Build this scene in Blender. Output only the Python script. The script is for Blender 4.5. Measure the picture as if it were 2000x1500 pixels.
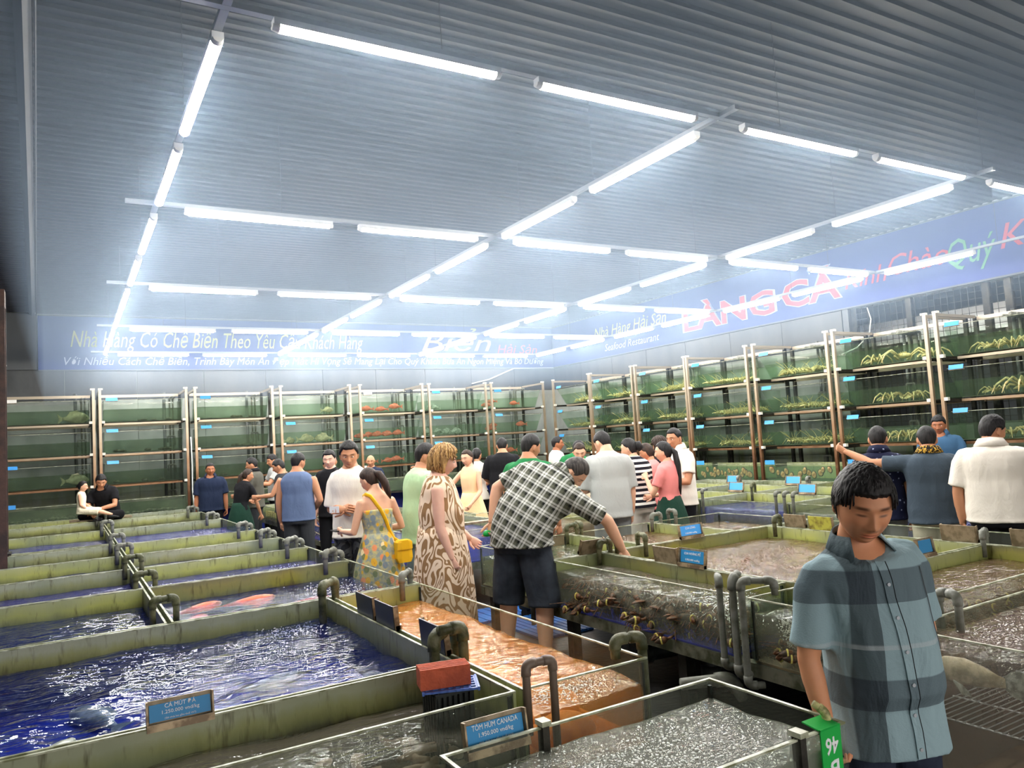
import bpy, bmesh, math, random
from mathutils import Vector, Matrix, noise as mnoise
R = math.radians
random.seed(7)
for o in list(bpy.data.objects): bpy.data.objects.remove(o, do_unlink=True)
S = bpy.context.scene
COL = S.collection

# ---------------------------------------------------------------- camera, world, exposure
cam_d = bpy.data.cameras.new('camera'); cam_d.sensor_width = 36.0; cam_d.lens = 1485.7/2000*36
cam_d.clip_start = .05; cam_d.clip_end = 200
cam = bpy.data.objects.new('camera', cam_d); COL.objects.link(cam)
cam.matrix_world = Matrix(((.86098, .01482, -.50842, 0), (-.50405, -.09382, -.85854, 0), (-.06043, .99548, -.07280, 1.68), (0, 0, 0, 1)))
S.camera = cam
W = bpy.data.worlds.new('ambient_fill'); S.world = W; W.use_nodes = True
W.node_tree.nodes['Background'].inputs[0].default_value = (.95, .90, .85, 1)
W.node_tree.nodes['Background'].inputs[1].default_value = 2.5  # unseen warm fill added to brighten the man at the front
S.view_settings.view_transform = 'Standard'; S.view_settings.look = 'None'
S.view_settings.exposure = 0.35; S.view_settings.gamma = 1.0
S.view_settings.use_curve_mapping = False
TUBE_STRENGTH = 110.0
HAZE = 0.060
S.cycles.max_bounces = 7; S.cycles.diffuse_bounces = 3; S.cycles.glossy_bounces = 3
S.cycles.transparent_max_bounces = 20; S.cycles.volume_bounces = 0
S.cycles.use_adaptive_sampling = True; S.cycles.adaptive_threshold = .03
S.cycles.caustics_reflective = False; S.cycles.caustics_refractive = False

# ---------------------------------------------------------------- materials
MATS = {}
class NT:
    def __init__(s, name):
        s.m = bpy.data.materials.new(name); s.m.use_nodes = True
        s.t = s.m.node_tree; s.t.nodes.clear()
        s.out = s.n('ShaderNodeOutputMaterial')
        MATS[name] = s.m
    def n(s, kind, **kw):
        nd = s.t.nodes.new(kind)
        for k, v in kw.items():
            if k.startswith('_'): setattr(nd, k[1:], v)
        return nd
    def l(s, a, b): s.t.links.new(a, b)
    def geo(s): return s.n('ShaderNodeNewGeometry').outputs['Position']
    def obj(s): return s.n('ShaderNodeTexCoord').outputs['Object']
    def mapping(s, src, scale=(1,1,1), rot=(0,0,0), loc=(0,0,0)):
        mp = s.n('ShaderNodeMapping'); s.l(src, mp.inputs[0])
        mp.inputs['Scale'].default_value = scale; mp.inputs['Rotation'].default_value = rot; mp.inputs['Location'].default_value = loc
        return mp.outputs[0]
    def noise(s, src, scale, detail=3, rough=.55, dist=0):
        t = s.n('ShaderNodeTexNoise'); s.l(src, t.inputs['Vector'])
        t.inputs['Scale'].default_value = scale; t.inputs['Detail'].default_value = detail
        t.inputs['Roughness'].default_value = rough; t.inputs['Distortion'].default_value = dist
        return t.outputs[0]
    def ramp(s, src, stops, interp='LINEAR'):
        r = s.n('ShaderNodeValToRGB'); s.l(src, r.inputs[0]); e = r.color_ramp.elements; r.color_ramp.interpolation = interp
        while len(e) < len(stops): e.new(.5)
        for i, (p, c) in enumerate(stops):
            e[i].position = p; e[i].color = (c[0], c[1], c[2], 1)
        return r.outputs[0]
    def math(s, op, a, b=None, clamp=False):
        m = s.n('ShaderNodeMath'); m.operation = op; m.use_clamp = clamp
        for i, v in enumerate((a, b)):
            if v is None: continue
            if isinstance(v, (int, float)): m.inputs[i].default_value = v
            else: s.l(v, m.inputs[i])
        return m.outputs[0]
    def mix(s, f, a, b, mode='MIX'):
        m = s.n('ShaderNodeMixRGB'); m.blend_type = mode
        for i, v in enumerate((f, a, b)):
            if isinstance(v, (int, float)): m.inputs[i].default_value = v
            elif isinstance(v, tuple): m.inputs[i].default_value = (v[0], v[1], v[2], 1)
            else: s.l(v, m.inputs[i])
        return m.outputs[0]
    def bump(s, h, strength, dist=.02):
        b = s.n('ShaderNodeBump'); b.inputs['Strength'].default_value = strength; b.inputs['Distance'].default_value = dist
        s.l(h, b.inputs['Height']); return b.outputs[0]
    def sep(s, v):
        x = s.n('ShaderNodeSeparateXYZ'); s.l(v, x.inputs[0]); return x.outputs
    def principled(s, color, rough=.6, metal=0, normal=None, spec=.4, sheen=0):
        p = s.n('ShaderNodeBsdfPrincipled')
        if isinstance(color, tuple): p.inputs['Base Color'].default_value = (color[0], color[1], color[2], 1)
        else: s.l(color, p.inputs['Base Color'])
        if isinstance(rough, (int, float)): p.inputs['Roughness'].default_value = rough
        else: s.l(rough, p.inputs['Roughness'])
        p.inputs['Metallic'].default_value = metal
        p.inputs['Specular IOR Level'].default_value = spec
        if normal is not None: s.l(normal, p.inputs['Normal'])
        return p
    def done(s, sh):
        s.l(sh.outputs[0], s.out.inputs[0]); return s.m

def c3(r, g, b):
    f = lambda v: (v/255/12.92) if v <= 10 else ((v/255+.055)/1.055)**2.4
    return (f(r), f(g), f(b))

def simple(name, col, rough=.6, metal=0, n2=None, nscale=8, nbias=(.4, .6), bump=0, bscale=40, spec=.4, coord='obj'):
    t = NT(name); src = t.obj() if coord == 'obj' else t.geo()
    c = col
    if n2 is not None:
        c = t.ramp(t.noise(src, nscale, 4), [(nbias[0], col), (nbias[1], n2)])
    nm = t.bump(t.noise(src, bscale, 2), bump) if bump else None
    return t.done(t.principled(c, rough, metal, nm, spec))

def water(name, tint, murk, murkfac, bump=.5, scale=9, rough=.12, stretch=(1, 1.8, 1), deep=None, fres=1.33):
    t = NT(name); p = t.geo()
    m = t.mapping(p, stretch)
    h = t.math('ADD', t.noise(m, scale, 2, .5, .6), t.math('MULTIPLY', t.noise(m, scale*2.7, 2, .5, .4), .45))
    nm = t.bump(h, bump, .055)
    fr = t.n('ShaderNodeFresnel'); fr.inputs['IOR'].default_value = fres; t.l(nm, fr.inputs['Normal'])
    tr = t.n('ShaderNodeBsdfTransparent'); tr.inputs[0].default_value = (*tint, 1)
    df = t.n('ShaderNodeBsdfDiffuse'); df.inputs[0].default_value = (*murk, 1)
    mx = t.n('ShaderNodeMixShader'); mx.inputs[0].default_value = murkfac
    t.l(tr.outputs[0], mx.inputs[1]); t.l(df.outputs[0], mx.inputs[2])
    gl = t.n('ShaderNodeBsdfGlossy'); gl.inputs['Roughness'].default_value = rough; t.l(nm, gl.inputs['Normal'])
    gl.inputs[0].default_value = (1, 1, 1, 1)
    bk = t.math('MULTIPLY', fr.outputs[0], t.math('SUBTRACT', 1.0, t.n('ShaderNodeNewGeometry').outputs['Backfacing']))
    mx2 = t.n('ShaderNodeMixShader'); t.l(bk, mx2.inputs[0]); t.l(mx.outputs[0], mx2.inputs[1]); t.l(gl.outputs[0], mx2.inputs[2])
    t.l(mx2.outputs[0], t.out.inputs[0]); return t.m

def glass(name, tint, film, filmcol, gloss=.5, fscale=3):
    t = NT(name); p = t.geo()
    f = t.math('MULTIPLY', t.ramp(t.noise(p, fscale, 4), [(.3, (.4,)*3), (.75, (1,)*3)]), film)
    tr = t.n('ShaderNodeBsdfTransparent'); tr.inputs[0].default_value = (*tint, 1)
    df = t.n('ShaderNodeBsdfDiffuse'); df.inputs[0].default_value = (*filmcol, 1)
    mx = t.n('ShaderNodeMixShader'); t.l(f, mx.inputs[0]); t.l(tr.outputs[0], mx.inputs[1]); t.l(df.outputs[0], mx.inputs[2])
    fr = t.n('ShaderNodeFresnel'); fr.inputs['IOR'].default_value = 1.3
    gl = t.n('ShaderNodeBsdfGlossy'); gl.inputs['Roughness'].default_value = .03; gl.inputs[0].default_value = (gloss,)*3 + (1,)
    bk = t.math('MULTIPLY', fr.outputs[0], t.math('SUBTRACT', 1.0, t.n('ShaderNodeNewGeometry').outputs['Backfacing']))
    mx2 = t.n('ShaderNodeMixShader'); t.l(bk, mx2.inputs[0]); t.l(mx.outputs[0], mx2.inputs[1]); t.l(gl.outputs[0], mx2.inputs[2])
    t.l(mx2.outputs[0], t.out.inputs[0]); return t.m

def algae(name, zr=.78, zw=.665, hue=0):
    t = NT(name); p = t.geo(); z = t.sep(p)[2]
    n1 = t.noise(t.mapping(p, (1, 1, .35)), 9, 5, .65); n2 = t.noise(p, 1.6, 3)
    h = t.math('ADD', t.math('DIVIDE', t.math('SUBTRACT', z, zw-.10), zr-zw+.10), t.math('MULTIPLY', t.math('SUBTRACT', n1, .5), .42))
    if hue == 0:   # greyish glass with a green growth band above the waterline
        st = [(0, c3(58, 60, 40)), (.36, c3(72, 72, 48)), (.50, c3(120, 122, 66)), (.66, c3(150, 153, 98)), (.84, c3(166, 170, 142)), (1, c3(160, 164, 140))]
    elif hue == 1: # strongly overgrown
        st = [(0, c3(50, 46, 24)), (.35, c3(84, 78, 34)), (.55, c3(140, 138, 44)), (.8, c3(150, 142, 64)), (1, c3(120, 112, 80))]
    else:          # pale yellow green
        st = [(0, c3(70, 72, 40)), (.4, c3(120, 124, 60)), (.65, c3(176, 180, 92)), (1, c3(176, 180, 128))]
    c = t.ramp(h, st)
    c = t.mix(t.ramp(n2, [(.38, (0,)*3), (.66, (.65,)*3)]), c, c3(116, 128, 104))
    c = t.mix(t.ramp(t.noise(t.mapping(p, (1, 1, .18)), 22, 3, .7), [(.56, (0,)*3), (.72, (.75,)*3)]), c, c3(62, 56, 26))
    return t.done(t.principled(c, .38, 0, t.bump(n1, .25, .01), .45))

def plaid_cloth(name): pass

# setting
t = NT('ceiling_metal'); p = t.geo()
c = t.ramp(t.noise(t.mapping(p, (.15, 1, 1)), 2.2, 3), [(.35, c3(46, 47, 50)), (.7, c3(58, 59, 63))])
t.done(t.principled(c, .5, .3, None, .5))
for nm_, c1_, c2_ in (('wall_panel', (138, 142, 140), (168, 172, 168)), ('wall_panel_dimmed', (64, 67, 70), (80, 83, 86))):  # one wall: shaded lower rows coloured lighter, lamp-lit top row coloured darker
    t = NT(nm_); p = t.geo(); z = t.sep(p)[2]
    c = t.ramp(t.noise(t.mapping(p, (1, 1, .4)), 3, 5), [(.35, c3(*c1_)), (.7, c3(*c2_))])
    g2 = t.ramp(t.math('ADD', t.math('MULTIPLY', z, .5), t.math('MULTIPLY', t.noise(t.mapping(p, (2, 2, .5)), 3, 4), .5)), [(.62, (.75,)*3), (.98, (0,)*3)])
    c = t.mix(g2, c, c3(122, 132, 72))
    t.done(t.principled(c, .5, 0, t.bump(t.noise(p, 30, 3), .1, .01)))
simple('wall_dark', c3(72, 74, 78), .7, coord='geo')
simple('fascia_grey', c3(84, 88, 92), .6)
simple('floor_concrete', c3(64, 62, 60), .35, n2=c3(40, 40, 42), nscale=3, bump=.2, bscale=25, coord='geo')
simple('blue_mat', c3(36, 110, 190), .55, n2=c3(24, 84, 160), nscale=5)
simple('pillar_brown', c3(74, 52, 44), .6, n2=c3(50, 38, 34), nscale=6, bump=.1)
simple('banner_blue', c3(24, 48, 128), .55)
simple('banner_yellow', c3(176, 180, 110), .5); simple('banner_white', c3(172, 180, 200), .5)
simple('banner_red', c3(180, 40, 56), .5); simple('banner_green', c3(84, 150, 110), .5)
simple('trim_light', c3(176, 182, 188), .4, .3)
# tanks
algae('algae_wall'); algae('algae_thick', hue=1); algae('algae_pale', hue=2)
glass('clear_glass', (.94, .97, .95), .13, c3(158, 160, 148), .6)
glass('green_glass', (.94, .975, .95), .12, c3(126, 146, 126), .6)
glass('rack_glass', (.96, .985, .965), .035, c3(150, 160, 152), .5, 1.5)
simple('glass_edge', c3(196, 200, 178), .3, 0, n2=c3(120, 124, 92), nscale=14)
simple('glass_edge_dark', c3(70, 78, 60), .3, 0, n2=c3(34, 36, 28), nscale=20)
simple('silicone', c3(24, 30, 24), .5)
t = NT('blue_liner'); p = t.geo()
t.done(t.principled(t.ramp(t.noise(p, 1.3, 3), [(.35, c3(30, 44, 150)), (.65, c3(64, 66, 186))]), .55))
t = NT('deep_blue_liner'); p = t.geo()
t.done(t.principled(t.ramp(t.noise(p, 1.5, 3), [(.35, c3(16, 34, 120)), (.65, c3(34, 58, 160))]), .55))
t = NT('orange_floor'); p = t.geo()
t.done(t.principled(t.ramp(t.noise(p, 2.6, 4), [(.36, c3(206, 130, 34)), (.6, c3(252, 176, 48)), (.8, c3(248, 196, 112))]), .6))
simple('grey_floor', c3(120, 112, 96), .6, n2=c3(70, 64, 50), nscale=4, coord='geo')
simple('brown_floor', c3(128, 108, 80), .6, n2=c3(84, 72, 52), nscale=5, coord='geo')
simple('green_back', c3(70, 92, 60), .5, n2=c3(32, 48, 34), nscale=2.2, coord='geo')
simple('dark_back', c3(96, 100, 80), .5, n2=c3(58, 64, 48), nscale=2.2, coord='geo')
water('water_blue', (.72, .80, .97), c3(36, 52, 150), .14, .66, 9, .028, (.42, 1.15, 1), fres=1.5)
water('water_far', (.78, .82, .95), c3(88, 88, 178), .30, .52, 9, .035, (.5, 1.1, 1), fres=1.45)
water('water_olive', (.80, .82, .70), c3(124, 126, 100), .30, .46, 8, .035, (.6, 1.1, 1))
water('water_orange', (.98, .84, .60), c3(248, 170, 84), .36, .52, 11, .035, (.6, 1.1, 1), fres=1.45)
water('water_brown', (.88, .80, .68), c3(150, 122, 92), .30, .52, 13, .035, (.7, 1.1, 1), fres=1.45)
water('water_grey', (.90, .90, .84), c3(176, 166, 150), .20, .58, 10, .03, (.45, 1.1, 1), fres=1.5)
water('water_foam', (.84, .85, .80), c3(168, 168, 156), .42, .36, 22, .06)
water('water_pink', (.95, .90, .87), c3(206, 172, 162), .14, .50, 10, .035)
t = NT('rack_water'); p = t.geo()
tr = t.n('ShaderNodeBsdfTransparent'); tr.inputs[0].default_value = (.76, .86, .76, 1)
df = t.n('ShaderNodeBsdfDiffuse'); t.l(t.ramp(t.noise(p, 1.8, 4), [(.35, c3(88, 94, 84)), (.7, c3(138, 150, 122))]), df.inputs[0])
mx = t.n('ShaderNodeMixShader'); t.l(t.ramp(t.noise(p, 1.1, 3), [(.4, (.22,)*3), (.65, (.45,)*3)]), mx.inputs[0]); t.l(tr.outputs[0], mx.inputs[1]); t.l(df.outputs[0], mx.inputs[2])
t.l(mx.outputs[0], t.out.inputs[0])
t = NT('rack_water_clear'); p = t.geo()
tr = t.n('ShaderNodeBsdfTransparent'); tr.inputs[0].default_value = (.88, .95, .88, 1)
df = t.n('ShaderNodeBsdfDiffuse'); df.inputs[0].default_value = (*c3(130, 150, 122), 1)
mx = t.n('ShaderNodeMixShader'); mx.inputs[0].default_value = .18; t.l(tr.outputs[0], mx.inputs[1]); t.l(df.outputs[0], mx.inputs[2])
t.l(mx.outputs[0], t.out.inputs[0])
simple('foam_white', c3(236, 238, 234), .35)
# metal, plastic
simple('steel_dark', c3(56, 54, 48), .45, .5, n2=c3(26, 26, 24), nscale=9, bump=.1)
simple('steel_beam', c3(124, 124, 108), .42, .35, n2=c3(72, 76, 56), nscale=10)
t = NT('rack_steel'); p = t.geo(); z = t.sep(p)[2]
c = t.ramp(t.math('ADD', t.math('MULTIPLY', z, .33), t.math('MULTIPLY', t.noise(p, 7, 3), .25)), [(.45, c3(104, 68, 46)), (.62, c3(160, 122, 90)), (.82, c3(178, 160, 136)), (1, c3(182, 170, 152))])
t.done(t.principled(c, .36, .55))
simple('clamp_white', c3(226, 222, 208), .4)
simple('pvc_grey', c3(126, 128, 120), .4, 0, n2=c3(98, 100, 88), nscale=12)
simple('pvc_algae', c3(106, 106, 78), .5, 0, n2=c3(58, 62, 34), nscale=14, bump=.2)
simple('pvc_dark', c3(46, 50, 52), .45); simple('pvc_mid', c3(92, 96, 94), .45)
simple('white_paint', c3(232, 234, 236), .4); simple('white_plastic', c3(238, 238, 234), .45)
t = NT('tube_glow'); e = t.n('ShaderNodeEmission'); e.inputs[0].default_value = (1.0, .985, .95, 1); e.inputs[1].default_value = TUBE_STRENGTH; t.done(e)
simple('sign_blue', c3(44, 140, 200), .4); simple('sign_blue_bright', c3(70, 160, 236), .4)
simple('sign_frame', c3(170, 150, 120), .4, .3, n2=c3(110, 92, 70), nscale=20)
simple('sign_back', c3(150, 134, 108), .45, .2, n2=c3(110, 98, 74), nscale=16)
simple('sign_dark', c3(52, 58, 66), .4); simple('sign_text', c3(240, 244, 246), .5)
simple('sign_mossy', c3(176, 172, 70), .5, n2=c3(110, 96, 44), nscale=14)
simple('tag_green', c3(24, 176, 72), .45)
simple('brick_red', c3(200, 96, 66), .8, n2=c3(172, 80, 56), nscale=14, bump=.3, bscale=90)
simple('plastic_blue', c3(92, 124, 206), .4); simple('crate_dark', c3(40, 44, 46), .5)
simple('scale_green', c3(30, 170, 78), .4); simple('basket_orange', c3(226, 158, 84), .5); simple('pink_plastic', c3(214, 120, 140), .5)
simple('hose_white', c3(210, 214, 210), .5)

# ---------------------------------------------------------------- mesh helpers
class MB:
    def __init__(s): s.v = []; s.f = []
    def add(s, vs, fs):
        o = len(s.v); s.v += [tuple(v) for v in vs]; s.f += [tuple(i+o for i in f) for f in fs]; return s
    def box(s, c, d, rz=0, M=None):
        hx, hy, hz = d[0]/2, d[1]/2, d[2]/2
        vs = [Vector((x, y, z)) for z in (-hz, hz) for (x, y) in ((-hx, -hy), (hx, -hy), (hx, hy), (-hx, hy))]
        if M is not None: vs = [M @ v for v in vs]
        elif rz:
            q = Matrix.Rotation(rz, 3, 'Z'); vs = [q @ v for v in vs]
        vs = [v + Vector(c) for v in vs]
        return s.add(vs, [(3,2,1,0), (4,5,6,7), (0,1,5,4), (1,2,6,5), (2,3,7,6), (3,0,4,7)])
    def lohi(s, a, b):
        return s.box([(a[i]+b[i])/2 for i in range(3)], [abs(b[i]-a[i]) for i in range(3)])
    def loft(s, rings, caps=True):
        n = len(rings[0]); vs = [p for r in rings for p in r]; fs = []
        for k in range(len(rings)-1):
            for i in range(n):
                j = (i+1) % n; fs.append((k*n+i, k*n+j, (k+1)*n+j, (k+1)*n+i))
        if caps:
            fs.append(tuple(reversed(range(n)))); fs.append(tuple((len(rings)-1)*n+i for i in range(n)))
        return s.add(vs, fs)
    def tube(s, pts, r, n=8, caps=True, side=None, flat=1.0):
        pts = [Vector(p) for p in pts]; rs = r if isinstance(r, (list, tuple)) else [r]*len(pts)
        t0 = (pts[1]-pts[0]).normalized()
        u = Vector(side) if side is not None else (Vector((0,0,1)) if abs(t0.z) < .9 else Vector((0,1,0)))
        rings = []
        for i, p in enumerate(pts):
            a = pts[max(i-1, 0)]; b = pts[min(i+1, len(pts)-1)]
            t = (b-a).normalized() if (b-a).length > 1e-9 else t0
            u = (u - t*u.dot(t))
            if u.length < 1e-6: u = t.orthogonal()
            u.normalize(); w = t.cross(u)
            rr = rs[i]; ru, rw = rr if isinstance(rr, tuple) else (rr, rr*flat)
            rings.append([p + u*(math.cos(2*math.pi*k/n)*ru) + w*(math.sin(2*math.pi*k/n)*rw) for k in range(n)])
        return s.loft(rings, caps)
    def ell(s, c, r, nu=12, nv=8, M=None):
        vs = []; c = Vector(c)
        for i in range(1, nv):
            th = math.pi*i/nv
            for j in range(nu):
                ph = 2*math.pi*j/nu
                vs.append(Vector((r[0]*math.sin(th)*math.cos(ph), r[1]*math.sin(th)*math.sin(ph), r[2]*math.cos(th))))
        vs += [Vector((0, 0, r[2])), Vector((0, 0, -r[2]))]
        if M is not None: vs = [M @ v for v in vs]
        vs = [v+c for v in vs]; fs = []; T = len(vs)-2
        for i in range(nv-2):
            for j in range(nu):
                k = (j+1) % nu; fs.append((i*nu+j, (i+1)*nu+j, (i+1)*nu+k, i*nu+k))
        for j in range(nu):
            k = (j+1) % nu; fs.append((T, j, k)); fs.append(((nv-2)*nu+k, (nv-2)*nu+j, T+1))
        return s.add(vs, fs)
    def build(s, name, mat, parent=None, loc=None, smooth=False):
        me = bpy.data.meshes.new(name); me.from_pydata(s.v, [], s.f); me.update()
        if smooth: me.polygons.foreach_set('use_smooth', [True]*len(me.polygons))
        me.materials.append(MATS[mat] if isinstance(mat, str) else mat)
        return link(name, me, parent, loc)
def link(name, me, parent=None, loc=None):
    o = bpy.data.objects.new(name, me); COL.objects.link(o)
    if parent is not None: o.parent = parent
    if loc is not None: o.location = loc
    return o
def tag(o, label=None, cat=None, group=None, kind=None):
    if label: o['label'] = label
    if cat: o['category'] = cat
    if group: o['group'] = group
    if kind: o['kind'] = kind
    return o
def thing(name, label, cat, loc=(0, 0, 0), rz=0, group=None):
    o = bpy.data.objects.new(name, None); COL.objects.link(o); o.location = loc; o.rotation_euler = (0, 0, rz)
    o.empty_display_size = .1
    return tag(o, label, cat, group)
def copy_tree(o, parent=None):
    c = o.copy(); COL.objects.link(c); c.parent = parent
    for ch in o.children: copy_tree(ch, c)
    return c
def struct(name, mb, mat, parent=None, label=None):
    o = mb.build(name, mat, parent)
    if parent is None: o['kind'] = 'structure'
    if label: o['label'] = label
    return o
def text(name, body, mat, parent, loc, rot, size, align='CENTER', shear=0, extrude=.002, offset=0, width=None, space=1):
    cu = bpy.data.curves.new(name, 'FONT'); cu.body = body; cu.size = size; cu.align_x = align; cu.align_y = 'CENTER'
    cu.shear = shear; cu.extrude = extrude; cu.offset = offset; cu.space_character = space; cu.resolution_u = 2
    cu.materials.append(MATS[mat])
    o = bpy.data.objects.new(name, cu); COL.objects.link(o); o.parent = parent; o.location = loc; o.rotation_euler = rot
    bpy.context.view_layer.update(); w = o.dimensions.x
    me = bpy.data.meshes.new_from_object(o.evaluated_get(bpy.context.evaluated_depsgraph_get())); bpy.data.objects.remove(o)
    o = link(name, me, parent, loc); o.rotation_euler = rot; o['w'] = w
    if not me.materials: me.materials.append(MATS[mat])
    if width and w > 0: o.scale = (width/w, 1, 1)
    return o
ORD = ['first', 'second', 'third', 'fourth', 'fifth', 'sixth', 'seventh', 'eighth', 'ninth', 'tenth']

# ---------------------------------------------------------------- the room
ZC = 4.60
XW, YW = 11.27, 16.80
struct('floor', MB().lohi((-4, -4, -.1), (13.2, YW+.2, 0)), 'floor_concrete')
prof = []; y = -4.0
while y < YW:
    prof += [(y, ZC+.02), (y+.085, ZC+.02), (y+.098, ZC-.004), (y+.120, ZC-.004)]; y += .133
prof.append((YW, ZC+.02))
m = MB()
def ribbed(m, x0, x1, prof, dz=0):
    vs = []
    for (yy, z) in prof:
        xa = x0(yy) if callable(x0) else x0; xb = x1(yy) if callable(x1) else x1
        vs += [(xa, yy, z+dz), (xb, yy, z+dz)]
    m.add(vs, [(2*i, 2*i+1, 2*i+3, 2*i+2) for i in range(len(prof)-1)])
edge = lambda yy: .016-.0265*yy
ribbed(m, edge, XW+.2, prof); struct('ceiling', m, 'ceiling_metal')
m = MB(); ribbed(m, -4.0, edge, prof, .02); struct('ceiling_left', m, 'ceiling_metal')
m = MB().tube([(edge(-4)-.06, -4, ZC-.01), (edge(YW)-.06, YW, ZC-.01)], .05, 4); struct('trim_1', m, 'fascia_grey')
m = MB().tube([(edge(-4)+.01, -4, ZC-.03), (edge(YW)+.01, YW, ZC-.03)], .008, 6); struct('trim_2', m, 'fascia_grey')
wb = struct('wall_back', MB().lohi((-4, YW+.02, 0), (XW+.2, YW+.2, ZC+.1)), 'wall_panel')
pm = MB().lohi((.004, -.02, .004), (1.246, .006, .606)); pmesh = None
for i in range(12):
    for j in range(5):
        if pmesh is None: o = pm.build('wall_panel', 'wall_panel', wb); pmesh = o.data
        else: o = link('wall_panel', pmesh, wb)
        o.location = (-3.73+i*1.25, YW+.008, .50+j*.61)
        if j == 4: o.material_slots[0].link = 'OBJECT'; o.material_slots[0].material = MATS['wall_panel_dimmed']
wr = MB()
OY0, OY1, OZ0, OZ1 = 3.0, 8.02, 1.5, 3.50
wr.lohi((XW+.02, OY1, 0), (XW+.2, YW, ZC+.1)).lohi((XW+.02, -4, 0), (XW+.2, OY0, ZC+.1)).lohi((XW+.02, OY0, 0), (XW+.2, OY1, OZ0)).lohi((XW+.02, OY0, OZ1), (XW+.2, OY1, ZC+.1))
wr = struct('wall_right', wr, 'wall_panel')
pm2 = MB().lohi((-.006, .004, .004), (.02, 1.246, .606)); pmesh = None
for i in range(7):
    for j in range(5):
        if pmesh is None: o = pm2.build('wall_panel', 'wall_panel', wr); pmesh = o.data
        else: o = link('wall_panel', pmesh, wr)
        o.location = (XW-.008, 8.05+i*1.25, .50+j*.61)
        if j == 4: o.material_slots[0].link = 'OBJECT'; o.material_slots[0].material = MATS['wall_panel_dimmed']
struct('wall_front', MB().lohi((-4, -4.2, 3.3), (XW+.2, -4, ZC+.1)), 'wall_dark')   # left open below so the added world fill reaches the front man
struct('wall_left', MB().lohi((-4.2, -4, 0), (-4, YW+.2, ZC+.1)), 'wall_dark')
struct('wall_service', MB().lohi((13.1, 1, 0), (13.2, 10, ZC)).lohi((XW+.2, 8.8, 0), (13.1, 8.9, ZC)).lohi((XW+.2, 1, 0), (13.1, 1.1, ZC)).lohi((XW+.2, 1, ZC-.1), (13.1, 8.9, ZC)), 'wall_dark')
struct('ground_light_block', MB().lohi((-14, -40, -.12), (24, -4.0, -.02)), 'floor_concrete')  # unseen ground added to keep the fill light off the ceiling
# grille in the opening of the right wall
win = bpy.data.objects.new('window_1', None); COL.objects.link(win); win['kind'] = 'structure'; win['label'] = 'wire grille over the dark opening in the right wall'
m = MB()
for k in range(int((OY1-OY0)/.10)+1):
    yy = OY0+k*.10; m.box((XW+.02, yy, (OZ0+OZ1)/2), (.006, .006, OZ1-OZ0))
for k in range(int((OZ1-OZ0)/.10)+1):
    m.box((XW+.026, (OY0+OY1)/2, OZ0+k*.10), (.006, OY1-OY0, .006))
o = m.build('wire_mesh', 'steel_dark', win); o['kind'] = 'stuff'
for yy in (3.05, 4.25, 5.45, 5.75, 6.9, 7.85): MB().box((XW+.05, yy, (OZ0+OZ1)/2), (.08, .09, OZ1-OZ0)).build('window_post', 'steel_dark', win)
MB().box((XW-.02, 7.94, 2.6), (.10, .10, 1.8)).build('window_post', 'fascia_grey', win)
pw = struct('wall_tiles', MB().lohi((12.5, 1.2, 2.75), (12.55, 5.6, 3.6)).lohi((12.5, 6.05, 2.95), (12.55, 8.6, 3.35)), 'white_paint')
# fascia and banners
struct('trim_3', MB().lohi((-4, YW-.06, 3.53), (-.42, YW+.0, ZC)), 'fascia_grey')
ban = thing('banner', 'long blue banner with white and yellow script high on the back wall', 'banner', (5.4, YW-.02, 4.05))
MB().lohi((-5.8, -.03, -.52), (5.83, 0, .52)).build('banner_sheet', 'banner_blue', ban)
MB().lohi((-5.8, -.045, -.545), (5.80, 0, -.52)).build('banner_edge', 'fascia_grey', ban)
MB().lohi((-5.8, -.045, .51), (5.80, 0, .53)).build('banner_edge', 'fascia_grey', ban)
RX = (R(90), 0, 0)
text('lettering', 'Nhà Hàng Có Chế Biến Theo Yêu Cầu Khách Hàng', 'banner_yellow', ban, (-2.0, -.035, .09), RX, .46, shear=.28, width=5.7)
text('lettering', 'Với Nhiều Cách Chế Biến, Trình Bày Món Ăn Đẹp Mắt Hi Vọng Sẽ Mang Lại Cho Quý Khách Bữa Ăn Ngon Miệng Và Bổ Dưỡng', 'banner_white', ban, (.05, -.035, -.375), RX, .22, shear=.25, width=10.4)
text('lettering', 'Biển', 'banner_yellow', ban, (2.6, -.035, .03), RX, .62, shear=.3, width=1.5)
text('lettering', 'Hải Sản', 'banner_red', ban, (4.25, -.035, -.02), RX, .32, shear=.28, width=1.1)
ban2 = thing('banner', 'long blue banner with big red letters high on the right wall', 'banner', (XW-.02, 9.4, 4.05))
MB().lohi((-.03, -9.4, -.52), (0, 7.34, .52)).build('banner_sheet', 'banner_blue', ban2)
MB().lohi((-.05, -9.4, -.545), (0, 7.32, -.52)).build('banner_edge', 'fascia_grey', ban2)
MB().lohi((-.05, -9.4, .51), (0, 7.32, .53)).build('banner_edge', 'fascia_grey', ban2)
RY = (R(90), 0, R(-90))
def rtext(body, mat, y, z, size, width, shear=.28, off=0, x=-.035, ext=.002): return text('lettering', body, mat, ban2, (x, y-9.4, z-4.05), RY, size, shear=shear, width=width, offset=off, extrude=ext)
for a in ((-2.37, .07, 5.85), ): pass
def fix(o, x, z): o.location.x = x; o.location.z = z
_l = [c for c in ban.children if c.name.startswith('lettering')]
fix(_l[0], -2.37, .06); fix(_l[1], .04, -.365); fix(_l[2], 2.96, .09); fix(_l[3], 4.72, -.06)
for o, w in zip(_l, (5.85, 10.9, 1.9, 1.2)):
    o.scale.x = w/o['w']
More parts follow.
